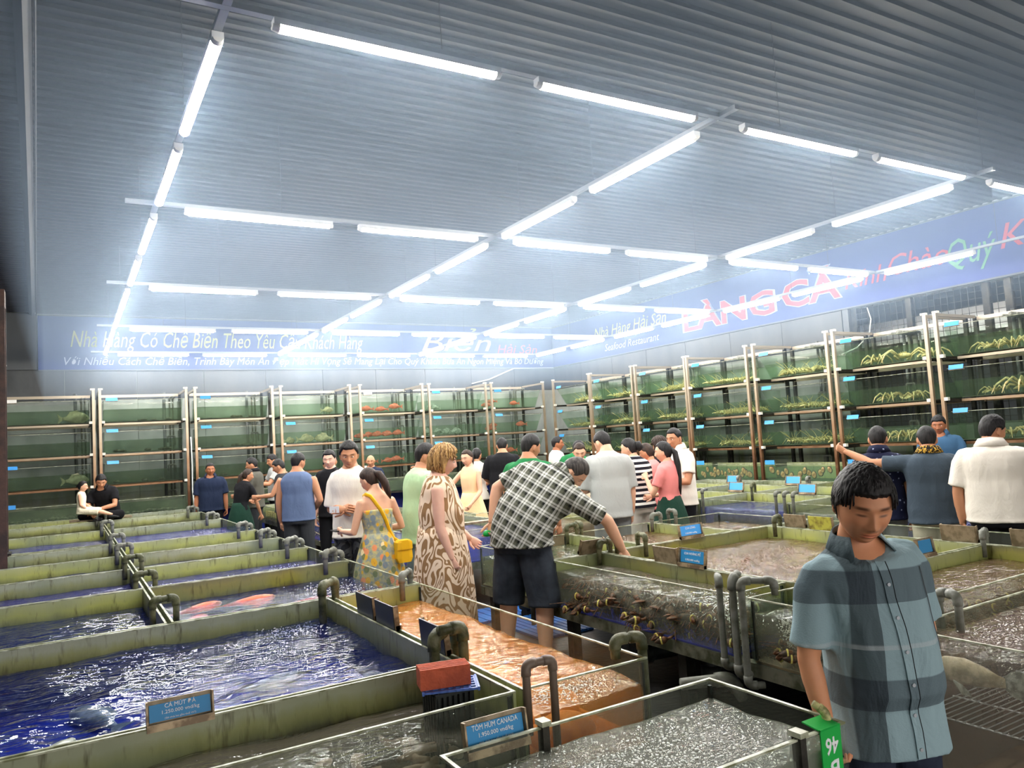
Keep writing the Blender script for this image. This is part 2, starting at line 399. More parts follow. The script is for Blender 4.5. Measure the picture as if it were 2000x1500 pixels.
for body, y, z, sz, w in (('LÀNG', 10.56, 3.90, .62, 2.42), ('CÁ', 8.62, 3.93, .64, 1.22)):
    rtext(body, 'banner_white', y, z, sz, w*1.02, 0, .026, -.032); rtext(body, 'banner_red', y, z, sz, w*.975, 0, .012, -.036)
rtext('Kính', 'banner_red', 7.55, 3.95, .40, .75); rtext('Chào', 'banner_red', 6.68, 4.02, .46, .95)
rtext('Quý', 'banner_green', 5.9, 3.98, .56, .68); rtext('Khách', 'banner_red', 4.85, 4.05, .5, 1.25)
rtext('Nhà Hàng Hải Sản', 'banner_yellow', 13.58, 4.12, .36, 2.6); rtext('Seafood Restaurant', 'banner_white', 13.52, 3.73, .24, 1.95)

# ---------------------------------------------------------------- ceiling lamps in a hanging grid
ZL = 3.70
def make_lamp(along_y):
    t = thing('tube_lamp', 'lit white tube lamp hanging in the ceiling grid', 'lamp')
    L = 1.19
    def P(a, b, z): return (b, a, z) if along_y else (a, b, z)
    def bx(m, a, b, z, da, db, dz): m.box(P(a, b, z), (db, da, dz) if along_y else (da, db, dz))
    m = MB(); bx(m, 0, 0, .050, L+.06, .058, .034); m.build('housing', 'white_paint', t)
    rings = []
    for a in (-L/2, L/2):
        rings.append([P(a, .029*math.cos(R(k)), .033-.028*math.sin(R(k))) for k in range(0, 181, 20)])
    MB().loft(rings).build('diffuser', 'tube_glow', t)
    for e in (-1, 1):
        rings = []
        for a in (e*L/2+e*.002, e*(L/2+.035)):
            rr = .032 if abs(a) < L/2+.01 else .024
            rings.append([P(a, rr*math.cos(R(k)), .034-rr*.92*math.sin(R(k))) for k in range(0, 181, 20)])
        MB().loft(rings).build('end_cap', 'white_plastic', t)
    return t
lampX, lampY = make_lamp(False), make_lamp(True); usedL = [False, False]
def place_lamp(x, y, ay, label, group):
    k = 1 if ay else 0; src = lampY if ay else lampX
    o = src if not usedL[k] else copy_tree(src); usedL[k] = True
    o.location = (x, y, ZL); o['label'] = label; o['group'] = group
CY = [3.56, 6.68, 9.82, 12.96, 16.05]; CX = [.68, 3.87, 7.03, 10.2]
for i, y in enumerate(CY):
    xs = []
    for j in range(3): xs += [CX[j]+.24+.6, CX[j]+.24+.6+1.50]
    if i == 0: xs += [CX[3]+.85]
    for k, x in enumerate(xs):
        place_lamp(x, y, False, f'lit tube lamp, {ORD[k]} from left in the {ORD[i]} cross row counted from the camera', 'tube lamps of the cross rows')
for j, x in enumerate(CX):
    for i in range(5):
        for k in range(2):
            y = (CY[i-1] if i else CY[0]-3.12) + .24+.6+1.50*k
            if i == 0: continue
            if j == 3 and y < 4.6: continue
            place_lamp(x, y, True, f'lit tube lamp, {ORD[(i-1)*2+k-(1 if j==3 else 0)]} in the {ORD[j]} lengthwise row from the left', 'tube lamps of the lengthwise rows')
def rail(a, b, label, cross=()):
    t = thing('lamp_rail', label, 'rail', (0, 0, 0)); ay = abs(a[0]-b[0]) < .01; k = 1 if ay else 0
    cuts = [a[k]] + sorted([v for c_ in cross if a[k] < c_ < b[k] for v in (c_-.022, c_+.022)]) + [b[k]]
    for q in range(0, len(cuts), 2):
        lo, hi = cuts[q], cuts[q+1]
        MB().lohi((a[0]-.02, lo, ZL+.070) if ay else (lo, a[1]-.02, ZL+.070), (a[0]+.02, hi, ZL+.10) if ay else (hi, a[1]+.02, ZL+.10)).build('channel', 'trim_light', t)
    for q in range(4):
        f = (q+.5)/4; x, y = a[0]+(b[0]-a[0])*f, a[1]+(b[1]-a[1])*f; MB().tube([(x, y, ZL+.1), (x, y, ZC+.01)], .0025, 5).build('hanger_rod', 'fascia_grey', t)
for i, y in enumerate(CY): rail((.45, y), (10.4 if i else 11.2, y), f'thin pale rail carrying the {ORD[i]} cross row of tube lamps')
for j, x in enumerate(CX): rail((x, 3.4), (x, 16.1), f'thin pale rail carrying the {ORD[j]} lengthwise row of tube lamps', CY)

# ---------------------------------------------------------------- generic parts
def pipe_path(pts, r, n=8, bend=None):
    """polyline with rounded corners"""
    pts = [Vector(p) for p in pts]; out = [pts[0]]; b = bend or r*1.8
    for i in range(1, len(pts)-1):
        a = (pts[i-1]-pts[i]).normalized(); c = (pts[i+1]-pts[i]).normalized()
        for k in range(5):
            f = k/4; out.append(pts[i] + a*b*(1-f)**2 + c*b*f**2)
    out.append(pts[-1]); return MB().tube(out, r, n)
def pipe(label, pts, r=.022, mat='pvc_grey', group=None, cat='pipe', name='water_pipe'):
    o = Vector(pts[0]); t = thing(name, label, cat, o, 0, group)
    loc = [Vector(p)-o for p in pts]
    pipe_path(loc, r).build('tube', mat, t, smooth=True)
    for i in range(1, len(loc)-1):
        a = (loc[i-1]-loc[i]); c = (loc[i+1]-loc[i]); d = r*2.6
        a = a.normalized()*min(d, a.length*.55); c = c.normalized()*min(d, c.length*.55)
        pipe_path([loc[i]+a, loc[i], loc[i]+c], r*1.25, 8, r*1.6).build('elbow', mat, t, smooth=True)
    return t
def ubend(label, x, y, dx, dy, top, lowa, lowb, r=.022, mat='pvc_grey', group='pipe bends over the tank partitions'):
    return pipe(label, [(x-dx/2, y-dy/2, lowa), (x-dx/2, y-dy/2, top), (x+dx/2, y+dy/2, top), (x+dx/2, y+dy/2, lowb)], r, mat, group)
def rnd(a, b): return a+(b-a)*random.random()
def waves(x, y, ph):
    return (math.sin(3.1*x+5.7*y+ph)*.5+math.sin(-6.3*x+9.2*y+1.7*ph)*.35+math.sin(13*x+4*y+2.3*ph)*.22+math.sin(-11*x+17*y+ph)*.2
            + 1.1*mnoise.noise(Vector((x*4.2, y*5.5, ph)))+.6*mnoise.noise(Vector((x*11, y*14, ph+9))))
def water_body(x0, x1, y0, y1, zb, zw, res, amp, ph):
    nx = max(2, int((x1-x0)/res)); ny = max(2, int((y1-y0)/res)); m = MB(); vs = []; fs = []
    for j in range(ny+1):
        for i in range(nx+1):
            x = x0+(x1-x0)*i/nx; y = y0+(y1-y0)*j/ny
            vs.append((x, y, zw+amp*waves(x, y, ph)))
    for j in range(ny):
        for i in range(nx):
            a = j*(nx+1)+i; fs.append((a, a+1, a+nx+2, a+nx+1))
    # side skirts
    per = [i for i in range(nx+1)] + [j*(nx+1)+nx for j in range(1, ny+1)] + [ny*(nx+1)+i for i in range(nx-1, -1, -1)] + [j*(nx+1) for j in range(ny-1, 0, -1)]
    b0 = len(vs); vs += [(vs[k][0], vs[k][1], zb) for k in per]; n = len(per)
    for k in range(n):
        fs.append((per[(k+1) % n], per[k], b0+k, b0+(k+1) % n))
    fs.append(tuple(b0+k for k in reversed(range(n))))
    m.add(vs, fs); return m
TANKS = {}
def tank(key, label, x0, x1, y0, y1, W='algae_wall', E='algae_wall', S_='algae_wall', N='algae_wall', floor='blue_liner', wat='water_far',
         zw=.665, zr=.78, zb=.445, res=.07, amp=.006, edge='glass_edge', cat='fish tank', name='fish_tank', th=.012, smooth=True, group=None, zfloor=None):
    cx, cy = (x0+x1)/2, (y0+y1)/2
    t = thing(name, label, cat, (cx, cy, zb), 0, group); hx, hy = (x1-x0)/2, (y1-y0)/2
    H = zr-zb
    sides = (('W', W, (-hx, -hy, 0), (-hx+th, hy, H)), ('E', E, (hx-th, -hy, 0), (hx, hy, H)), ('S', S_, (-hx+th, -hy, 0), (hx-th, -hy+th, H)), ('N', N, (-hx+th, hy-th, 0), (hx-th, hy, H)))
    for k, mt, a, b in sides:
        MB().lohi(a, (b[0], b[1], b[2]-.006)).build('glass_wall', mt, t)
        MB().lohi((a[0], a[1], H-.006), b).build('rim', edge, t)
    for sx in (-1, 1):
        for sy in (-1, 1):
            clear = ('glass' in (W if sx < 0 else E)) or ('glass' in (S_ if sy < 0 else N))
            if clear: MB().box((sx*(hx-th-.006), sy*(hy-th-.006), H/2-.005), (.012, .012, H-.03)).build('corner_seal', 'silicone', t)
    MB().lohi((-hx+th, -hy+th, 0), (hx-th, hy-th, .012 if zfloor is None else zfloor-zb)).build('floor_panel', floor, t)
    e = th+.002
    wb_ = water_body(-hx+e, hx-e, -hy+e, hy-e, .014 if zfloor is None else zfloor-zb+.002, zw-zb, res, amp, rnd(0, 50))
    wb_.build('water', wat, t, smooth=smooth)
    TANKS[key] = t; return t
def support(label, x0, x1, y0, y1, z=.445, nx=3, ny=4, name='tank_stand'):
    t = thing(name, label, 'stand', ((x0+x1)/2, (y0+y1)/2, 0)); hx, hy = (x1-x0)/2, (y1-y0)/2
    zt = z-.004
    for sy in (-1, 1): MB().box((0, sy*(hy-.03), zt-.035), (2*hx, .05, .07)).build('beam', 'steel_beam', t)
    for sx in (-1, 1): MB().box((sx*(hx-.03), 0, zt-.035), (.05, 2*hy-.11, .07)).build('beam', 'steel_beam', t)
    for i in range(nx):
        for j in range(ny):
            x = -hx+.09+(2*hx-.18)*i/max(1, nx-1); y = -hy+.09+(2*hy-.18)*j/max(1, ny-1)
            MB().box((x, y, (zt-.07)/2), (.07, .07, zt-.07)).build('leg', 'steel_dark', t)
    return t
def foam(label, x0, x1, y0, y1, z, n, r=(.006, .016), h=.012, mat='foam_white'):
    """loose bubbles and froth, nobody could count them"""
    m = MB(); cx, cy = (x0+x1)/2, (y0+y1)/2
    for _ in range(n):
        a = random.gauss(0, .45); b = random.gauss(0, .45)
        if abs(a) > 1 or abs(b) > 1: continue
        rr = rnd(*r); m.ell((a*(x1-x0)/2, b*(y1-y0)/2, rnd(-.004, h)), (rr*rnd(1, 1.8), rr*rnd(1, 1.8), rr*.7), 6, 4)
    o = m.build('bubble_foam', mat, None, (cx, cy, z), True); tag(o, label, 'foam', None, 'stuff'); return o
def bubbles(label, x, y, z0, z1, n, w=.035, r=(.002, .005)):
    m = MB()
    for _ in range(n):
        f = random.random(); ww = w*(.5+.6*f); rr = rnd(*r)
        m.ell((random.gauss(0, ww*.6), random.gauss(0, ww*.6), z0+(z1-z0)*f-z0), (rr, rr, rr), 5, 4)
    o = m.build('bubble_column', 'foam_white', None, (x, y, z0), True); tag(o, label, 'bubbles', None, 'stuff'); return o
def sign(label, x, y, z, ang, w=.25, h=.10, face='sign_blue', lines=(), tilt=8, back='sign_back', group='price signs on the tank rims', lip=True):
    """ang: direction the face looks at, degrees in plan"""
    t = thing('price_sign', label, 'sign', (x, y, z), R(ang+90), group); rx = R(-tilt)
    t.rotation_euler = (0, 0, R(ang+90))
    q = Matrix.Rotation(rx, 3, 'X')
    def bx(name, c, d, mat):
        return MB().box(q @ Vector(c), d, M=q).build(name, mat, t)
    bx('holder', (0, .008, h/2+.018), (w, .008, h+.036), back)
    if lip: bx('lip', (0, -.010, .012), (w+.012, .028, .024), 'sign_frame')
    bx('face_plate', (0, -.001, h/2+.026), (w-.008, .006, h-.006), face)
    for sx in (-1, 1): bx('end_plate', (sx*(w/2+.003), -.004, h/2+.018), (.006, .026, h+.036), 'sign_frame')
    n = len(lines)
    for i, (body, sz, ww) in enumerate(lines):
        c = q @ Vector((0, -.0055, .026+h*(1-(i+.62)/(n+.15))))
        text('lettering', body, 'sign_text', t, c, (R(90)+rx, 0, 0), sz, extrude=.0006, width=ww)
    return t

# ---------------------------------------------------------------- tanks: left block
RB = [4.72, 6.16, 7.38, 8.50, 9.70, 12.05, 14.05, 15.25]
watA = ['water_blue', 'water_far', 'water_far', 'water_far', 'water_far', 'water_olive', 'water_far']
for i in range(7):
    y0, y1 = RB[i]+.012, RB[i+1]-.012
    if i == 4: y0 += .20
    far = 'blue_liner' if i != 5 else 'grey_floor'
    tank(f'A{i}', f'long algae-walled tank, {ORD[i]} from the front in the far left column', -2.1, .478, y0, y1, N='algae_wall' if i % 2 else 'algae_pale', floor=far, wat=watA[i], res=.05 if i < 3 else .1,
         zw=.655, W='algae_wall', E='algae_wall', group='tanks of the far left column')
    tank(f'B{i}', f'long algae-walled tank, {ORD[i]} from the front in the second column beside the aisle', .502, 2.0, RB[i]+.012, RB[i+1]-.012, N='algae_pale' if i in (1, 3) else ('algae_thick' if i == 0 else 'algae_wall'),
         E='clear_glass', floor=far, wat='water_blue' if i == 0 else ('water_far' if i not in (5,) else 'water_olive'), res=.045 if i < 3 else .09, zw=.655, group='tanks beside the aisle')
tank('blue', 'wide tank of deep blue rippling water with a blue fish price sign', -2.1, 1.385, 2.975, 4.705, N='algae_wall', E='algae_wall', W='algae_wall', S_='algae_wall', floor='deep_blue_liner', wat='water_blue', zw=.665, res=.026, amp=.0125)
tank('orange', 'narrow clear tank of orange bottomed water beside the aisle', 1.412, 2.0, 2.445, 4.705, N='algae_pale', E='clear_glass', S_='clear_glass', W='algae_pale', floor='orange_floor', wat='water_orange', zw=.672, res=.025, amp=.0115)
tank('worm', 'shallow tank of grey brown fleshy coils in front of the deep blue one', -2.1, 1.385, 2.445, 2.955, N='algae_wall', E='algae_pale', W='algae_wall', S_='clear_glass', floor='brown_floor', wat='water_grey', zw=.655, res=.026, amp=.011)
tank('foamy', 'small clear tank of foaming grey water carrying the green B 46 tag', .925, 2.0, 1.545, 2.105, N='clear_glass', E='clear_glass', W='clear_glass', S_='clear_glass', floor='grey_floor', wat='water_foam', zw=.715, res=.016, amp=.0085)
for k, (x, y, dx, dy) in enumerate(((1.28, 2.098, .022, .014), (1.25, 1.552, .022, .014), (1.80, 1.552, .022, .014))):
    t = thing('glass_brace', f'dark clip over the rim of the foaming B 46 tank, {ORD[k]} of three', 'clip', (x, y, .60), 0, 'clips on the foaming tank')
    MB().lohi((-.012, -.016, 0), (.012, .016, .19)).build('clip_body', 'steel_dark', t); MB().lohi((-.017, -.022, .185), (.017, .022, .20)).build('clip_cap', 'glass_edge', t)
support('dark steel stand under the far left tank column', -2.1, .478, 4.73, 15.24, ny=8)
support('dark steel stand under the tank column beside the aisle', .502, 2.0, 4.73, 15.24, ny=8, nx=2)
support('dark steel stand under the deep blue tank', -2.1, 1.385, 2.45, 4.70)
support('dark steel stand under the orange tank', 1.412, 2.0, 2.45, 4.70, nx=2, ny=3)
support('dark steel stand under the foaming B 46 tank', .925, 2.0, 1.55, 2.10, nx=2, ny=2)
# ---------------------------------------------------------------- right block
tank('lobster', 'clear fronted tank of dark lobsters with yellow claw bands along the aisle', 3.08, 3.525, 3.035, 4.79, W='clear_glass', E='algae_thick', N='algae_pale', S_='green_glass', floor='blue_liner', wat='water_grey', zw=.692, res=.025, amp=.007)
tank('crab', 'broad tank heaped with brown crabs under sparkling water, open blue patch inside', 3.545, 5.385, 2.935, 4.79, W='algae_thick', E='algae_pale', N='algae_thick', S_='algae_thick', floor='blue_liner', wat='water_brown', zw=.68, res=.035, amp=.006)
tank('reach', 'grey green tank that the man in the checked shirt reaches into', 3.08, 4.0, 4.81, 5.95, W='clear_glass', E='algae_pale', N='clear_glass', S_='algae_pale', floor='grey_floor', wat='water_olive', zw=.69, res=.045)
tank('shrimp', 'clear backed tank of orange brown shellfish in front of the grey shirt man', 4.02, 5.0, 4.81, 5.95, W='algae_pale', E='algae_pale', N='clear_glass', S_='algae_wall', floor='orange_floor', wat='water_brown', zw=.69, res=.045)
tank('corner', 'clear corner tank of tan shellfish with a blue patch on its floor', 5.02, 5.97, 4.81, 5.95, W='algae_pale', E='clear_glass', N='clear_glass', S_='algae_wall', floor='orange_floor', wat='water_brown', zw=.69, res=.05)
tank('strip', 'narrow clear tank along the right edge of the block by the men', 5.40, 5.97, 2.25, 4.79, W='algae_pale', E='clear_glass', N='algae_wall', S_='clear_glass', floor='grey_floor', wat='water_olive', zw=.66, res=.06)
tank('bubble', 'clear fronted tank with a rising bubble column next to the lobster tank', 3.08, 3.60, 2.255, 2.915, W='clear_glass', E='algae_thick', N='green_glass', S_='clear_glass', floor='brown_floor', wat='water_grey', zw=.69, res=.03)
tank('brown', 'clear fronted tank of brown water and dark crabs behind the blue check shirt', 3.62, 5.385, 2.255, 2.915, W='algae_thick', E='algae_thick', N='algae_pale', S_='clear_glass', floor='brown_floor', wat='water_brown', zw=.69, res=.03)
tank('ray', 'clear tank of pale big fish under pinkish water at the right edge', 3.06, 4.75, .75, 2.06, W='clear_glass', E='algae_wall', N='clear_glass', S_='clear_glass', floor='brown_floor', wat='water_pink', zw=.715, res=.03, zb=.05, zfloor=.09)
support('dark steel stand under the lobster and crab tanks', 3.08, 5.385, 2.26, 5.94, nx=3, ny=4)
support('dark steel stand under the right edge tanks', 5.40, 5.97, 2.26, 5.94, nx=2, ny=4)
# wire shelf inside the pale fish tank
t = thing('wire_shelf', 'wire grid shelf inside the pale fish tank', 'shelf', (3.905, 1.405, .44))
m = MB()
for k in range(42): m.tube([(-.82, -.62+k*.03, 0), (.82, -.62+k*.03, 0)], .003, 4)
for k in range(7): m.tube([(-.80+k*.266, -.63, -.006), (-.80+k*.266, .63, -.006)], .004, 4)
o = m.build('wires', 'trim_light', t); o['kind'] = 'stuff'
for k in range(4): MB().box((-.78+.52*k, (-1)**k*.58, -.176), (.03, .03, .34)).build('leg', 'steel_dark', t)
# ---------------------------------------------------------------- far right block
RY2 = [3.0, 4.56, 5.94, 7.34, 8.62, 9.95]; RX2 = [7.0, 7.91, 9.02, 9.78]
for j in range(5):
    for i in range(3):
        if i == 2 and j < 3: continue
        tank(f'R{i}{j}', f'algae-walled tank in front of the right racks, {ORD[j]} row back, {ORD[i]} from the aisle', RX2[i]+.01, RX2[i+1]-.01, RY2[j]+.01, RY2[j+1]-.01, W='clear_glass' if i == 0 else 'algae_pale',
             E='algae_pale' if i < 2 else 'algae_wall', N='algae_wall', S_='algae_pale', wat='water_far' if (i+j) % 2 == 0 else 'water_olive', floor='blue_liner' if (i+j) % 3 != 2 else 'grey_floor', zw=.67, res=.11, group='tanks in front of the right racks')
support('dark steel stand under the tanks in front of the right racks', 7.0, 9.0, 3.0, 9.95, nx=3, ny=5)
support('dark steel stand under the tanks nearest the abalone boxes', 9.03, 9.77, 7.35, 9.95, nx=2, ny=3)
# ---------------------------------------------------------------- middle tanks along the aisle
tank('m1', 'clear fronted tank of pale crabs behind the man in the green shirt', 3.03, 4.28, 7.10, 8.65, W='clear_glass', S_='clear_glass', N='algae_wall', E='algae_wall', floor='blue_liner', wat='water_far', zw=.68, res=.07)
tank('m2', 'clear tank of brown shellfish behind the patterned dress', 4.30, 5.35, 7.10, 8.65, W='algae_wall', S_='clear_glass', N='clear_glass', E='algae_wall', floor='brown_floor', wat='water_brown', zw=.68, res=.08)
tank('m3', 'clear fronted tank between the white shirt man and the sleeveless man', 3.03, 4.5, 8.70, 9.40, W='clear_glass', S_='algae_wall', N='algae_wall', E='algae_wall', floor='blue_liner', wat='water_far', zw=.68, res=.09)
tank('m4', 'clear fronted tank of thin legged crabs right of the sleeveless man', 3.03, 4.3, 10.15, 11.05, W='clear_glass', S_='clear_glass', N='clear_glass', E='algae_wall', floor='blue_liner', wat='water_far', zw=.68, res=.09)
tank('m5', 'low tank of glass jars beside the far end of the aisle', 3.03, 4.2, 12.95, 14.3, W='clear_glass', S_='clear_glass', N='algae_wall', E='algae_wall', floor='brown_floor', wat='water_olive', zw=.60, res=.12, zb=.55)
support('dark steel stand under the pale crab tank', 3.03, 5.35, 7.10, 8.65, nx=3, ny=2); support('dark steel stand behind the white shirt man', 3.03, 4.5, 8.70, 9.40, nx=2, ny=2)
support('dark steel stand under the thin legged crab tank', 3.03, 4.3, 10.15, 11.05, nx=2, ny=2); support('dark steel stand under the low jar tank', 3.03, 4.2, 12.95, 14.3, z=.55, nx=2, ny=2)
# ---------------------------------------------------------------- pillar at the left edge
t = thing('pillar', 'brown steel pillar at the left edge of the picture', 'pillar', (-.68, 9.77, 0))
m = MB().box((0, -.105, 1.72), (.30, .02, 3.44)).box((0, .105, 1.72), (.30, .02, 3.44)).box((0, 0, 1.72), (.02, .19, 3.44)); m.build('column', 'pillar_brown', t)
MB().box((0, 0, .80), (.36, .20, .02)).build('base_plate', 'steel_dark', t)
struct('trim_4', MB().lohi((-4, 9.66, 3.44), (-.53, 9.88, 3.62)), 'pillar_brown')

# ---------------------------------------------------------------- racks with slanted tanks
TB = [2.45, 1.88, 1.31]; RL = 1.44; TH = .385
def make_rack():
    t = thing('tank_rack', 'rack', 'rack')
    for x in (0, RL):
        MB().box((x, 0, 1.515), (.045, .045, 3.03)).build('post', 'rack_steel', t)
        MB().box((x, .98, 1.50), (.05, .05, 3.0)).build('post', 'steel_dark', t)
        MB().box((x, .49, 3.0), (.035, .93, .04)).build('top_arm', 'rack_steel', t)
        MB().box((x+(.012 if x == 0 else -.012), .0, 3.035), (.075, .05, .03)).build('post_cap', 'clamp_white', t)
        s = 1 if x == 0 else -1
        for z in TB:
            MB().box((x+s*.048, .0, z-.01), (.05, .05, .045)).build('clamp', 'clamp_white', t)
            MB().box((x+s*.048, .49, z-.035), (.03, .93, .04)).build('shelf_arm', 'steel_dark', t)
    MB().box((RL/2, .98, 2.98), (RL-.05, .04, .05)).build('back_rail', 'rack_steel', t)
    for z in TB:
        MB().box((RL/2, .96, z-.04), (RL-.05, .04, .045)).build('back_rail', 'rack_steel', t)
        MB().box((RL/2, .33, z-.035), (RL-.13, .04, .035)).build('front_rail', 'rack_steel', t)
    MB().box((RL/2, .30, .72), (RL-.05, .60, .04)).build('base_shelf', 'steel_dark', t)
    MB().box((RL/2, .60, .35), (RL-.05, .03, .70)).build('base_panel', 'deep_blue_liner', t)
    return t
def prism(x0, x1, z0, z1, ft, fb, bk):
    """slanted box: front y goes from fb at z0 to ft at z1"""
    return [(x0, fb, z0), (x1, fb, z0), (x1, bk, z0), (x0, bk, z0), (x0, ft, z1), (x1, ft, z1), (x1, bk, z1), (x0, bk, z1)]
PF = [(3,2,1,0), (4,5,6,7), (0,1,5,4), (1,2,6,5), (2,3,7,6), (3,0,4,7)]
def make_rtank(wat, backm='rack_glass'):
    t = thing('rack_tank', 'tank', 'fish tank'); a, b = .055, RL-.055; th = .012
    sl = lambda z: .30-.25*z/TH
    MB().add([(a, sl(0), 0), (b, sl(0), 0), (b, sl(0)+th, 0), (a, sl(0)+th, 0), (a, sl(TH), TH), (b, sl(TH), TH), (b, sl(TH)+th, TH), (a, sl(TH)+th, TH)], PF).build('front_glass', 'rack_glass', t)
    for x in (a, b-th): MB().add(prism(x, x+th, 0, TH, sl(TH)+th, sl(0)+th, .84), PF).build('end_glass', 'green_glass', t)
    MB().box(((a+b)/2, .846, TH/2), (b-a, th, TH)).build('back_glass', backm, t)
    MB().add(prism(a, b, TH, TH+.006, sl(TH), sl(TH), sl(TH)+th), PF).build('rim', 'glass_edge', t)
    MB().box(((a+b)/2, (.32+.83)/2, .006), (b-a-2*th, .83-.33, .01)).build('floor_panel', 'dark_back', t)
    zw = .225
    MB().add(prism(a+th+.002, b-th-.002, .013, zw, sl(zw)+th+.003, sl(.013)+th+.003, .836), PF).build('water', wat, t)
    return t
def make_box(wat):
    t = thing('shell_tank', 'box', 'fish tank'); a, b = .04, RL-.04; th = .01; h = .27
    MB().box(((a+b)/2, .02, h/2), (b-a, th, h)).build('front_glass', 'rack_glass', t); MB().box(((a+b)/2, .55, h/2), (b-a, th, h)).build('back_glass', 'algae_pale' if wat is None else 'dark_back', t)
    for x in (a+th/2, b-th/2): MB().box((x, .285, h/2), (th, .52, h)).build('end_glass', 'green_glass', t)
    MB().box(((a+b)/2, .02, h+.004), (b-a, th, .008)).build('rim', 'glass_edge', t)
    MB().box(((a+b)/2, .285, .006), (b-a-.03, .51, .01)).build('floor_panel', 'green_back', t)
    MB().box(((a+b)/2, .285, .11), (b-a-.03, .51, .19)).build('water', wat or 'rack_water_clear', t)
    return t
rack0 = make_rack(); rt = {'m': make_rtank('rack_water'), 'c': make_rtank('rack_water_clear')}; bx0 = {'m': make_box('rack_water'), 'c': make_box(None)}
used = set()
def take(o):
    if o.name in used: return copy_tree(o)
    used.add(o.name); return o
RACKS = [(-.98+.0, 15.5, 0), (.56, 15.5, 0), (2.155, 15.5, 0), (3.757, 15.5, 0), (5.413, 15.5, 0), (7.01, 15.5, 0), (8.60, 15.5, 0)] + [(10.05, y, 1) for y in (15.07, 13.58, 12.03, 10.53, 8.93, 7.37, 5.79)]
def rk(i, x, y, z):
    X, Y, r = RACKS[i]
    return Vector((X+x, Y+y, z)) if not r else Vector((X+y, Y-x, z))
TIER = ['top', 'second', 'third']
for i, (X, Y, r) in enumerate(RACKS):
    rz = R(-90) if r else 0
    where = f'{ORD[i]} back-wall rack from left' if not r else f'{ORD[i-7]} right-wall rack from the corner'
    o = take(rack0); o.location = (X, Y, 0); o.rotation_euler = (0, 0, rz); o['label'] = f'tall steel rack of slanted tanks, {where}'; o['group'] = 'tank racks along the walls'
    for k in range(3):
        kind = 'c' if (r or i in (3, 4, 5, 6)) else 'm'
        o = take(rt[kind]); o.location = (X, Y, TB[k]); o.rotation_euler = (0, 0, rz)
        o['label'] = f'slanted glass tank, {TIER[k]} tier of the {where}'; o['group'] = 'slanted tanks in the racks'
        if not (r == 0 and (i, k) in ((0, 1), (3, 0), (6, 2))):
            p = rk(i, .19, .035, TB[k]+TH-.015)
            s = thing('price_tag', f'small blue price tag on the {TIER[k]} tank of the {where}', 'sign', p, rz, 'blue price tags in the racks')
            wht = (i, k) in ((0, 0), (4, 0))
            q = Matrix.Rotation(R(-20), 3, 'X')
            MB().box((0, -.008, .03), (.19, .006, .062), M=q).build('tag_plate', 'white_plastic' if wht else 'sign_blue_bright', s)
            MB().box((0, .004, -.004), (.195, .022, .008)).build('tag_holder', 'sign_frame', s)
            if wht: s['label'] = f'small white price tag on the top tank of the {where}'
    o = take(bx0['c' if r else 'm']); o.location = (X, Y, .745); o.rotation_euler = (0, 0, rz); o['label'] = f'low glass box at the foot of the {where}'; o['group'] = 'low tanks at the rack feet'
    s = thing('price_tag', f'small blue price tag on the low box of the {where}', 'sign', rk(i, .16, .0, 1.02), rz, 'blue price tags in the racks')
    MB().box((0, -.004, .03), (.19, .006, .07)).build('tag_plate', 'sign_blue_bright', s); MB().box((0, .006, -.002), (.195, .02, .008)).build('tag_holder', 'sign_frame', s)
    xs = ((1.17, .030), (1.27, .018), (1.33, .018)) if not r else ((.42, .022), (.50, .018), (.60, .035), (.68, .016))
    for n, (px, pr) in enumerate(xs):
        a = rk(i, px, 1.12, .0); b = rk(i, px, 1.12, 2.93 if n else 3.05); c = rk(i, px, .70, 2.93 if n else 3.05)
        pipe(f'upright grey pipe, {ORD[n]} of those behind the {where}', [a, b] if n == 0 else [a, b, c], pr, 'pvc_mid' if n == 0 else 'pvc_grey', 'upright pipes behind the racks')
    for n, z in enumerate((2.16, 1.60, 1.10)):
        px = 1.22 if not r else .55
        pipe(f'bent grey drain pipe under the {TIER[n]} tank of the {where}', [rk(i, px-.02, .90, z-.12), rk(i, px-.02, .90, z), rk(i, px+.11, .90, z), rk(i, px+.11, .90, z-.18)], .014, 'pvc_grey', 'bent drain pipes in the racks')

# ---------------------------------------------------------------- people
def cloth(name, col, fn=None, rough=.85, fold=.35, fs=9):
    t = NT(name); p = t.obj()
    c = fn(t, p) if fn else col
    nm = t.bump(t.math('ADD', t.noise(t.mapping(p, (1, 1, .45)), fs, 3, .6, .8), t.math('MULTIPLY', t.noise(p, 180, 1), .06)), fold, .03)
    return t.done(t.principled(c, rough, 0, nm, .2))
def stripes(t, v, period, duty, soft=.02, off=0):
    f = t.math('FRACT', t.math('ADD', t.math('DIVIDE', v, period), off+100))
    return t.ramp(f, [(0, (1,)*3), (duty, (1,)*3), (min(duty+soft, 1), (0,)*3)])
def skin(name, col):
    t = NT(name); p = t.obj()
    a = t.n('ShaderNodeAttribute'); a.attribute_name = 'tint'
    n = t.noise(p, 26, 3)
    c = t.mix(t.ramp(n, [(.35, (.0,)*3), (.7, (.18,)*3)]), col, tuple(v*.8 for v in (col[0], col[1]*.82, col[2]*.8)))
    c = t.mix(1.0, c, a.outputs['Color'], 'MULTIPLY')
    pr = t.principled(c, .48, 0, t.bump(t.noise(p, 300, 2), .06, .002), .35)
    pr.inputs['Subsurface Weight'].default_value = .08; pr.inputs['Subsurface Radius'].default_value = (.012, .005, .003)
    return t.done(pr)
SK = dict(tan=c3(196, 140, 106), light=c3(226, 176, 146), pale=c3(230, 182, 160), brown=c3(164, 106, 74), deep=c3(146, 90, 62))
for k, v in SK.items(): skin('skin_'+k, v)
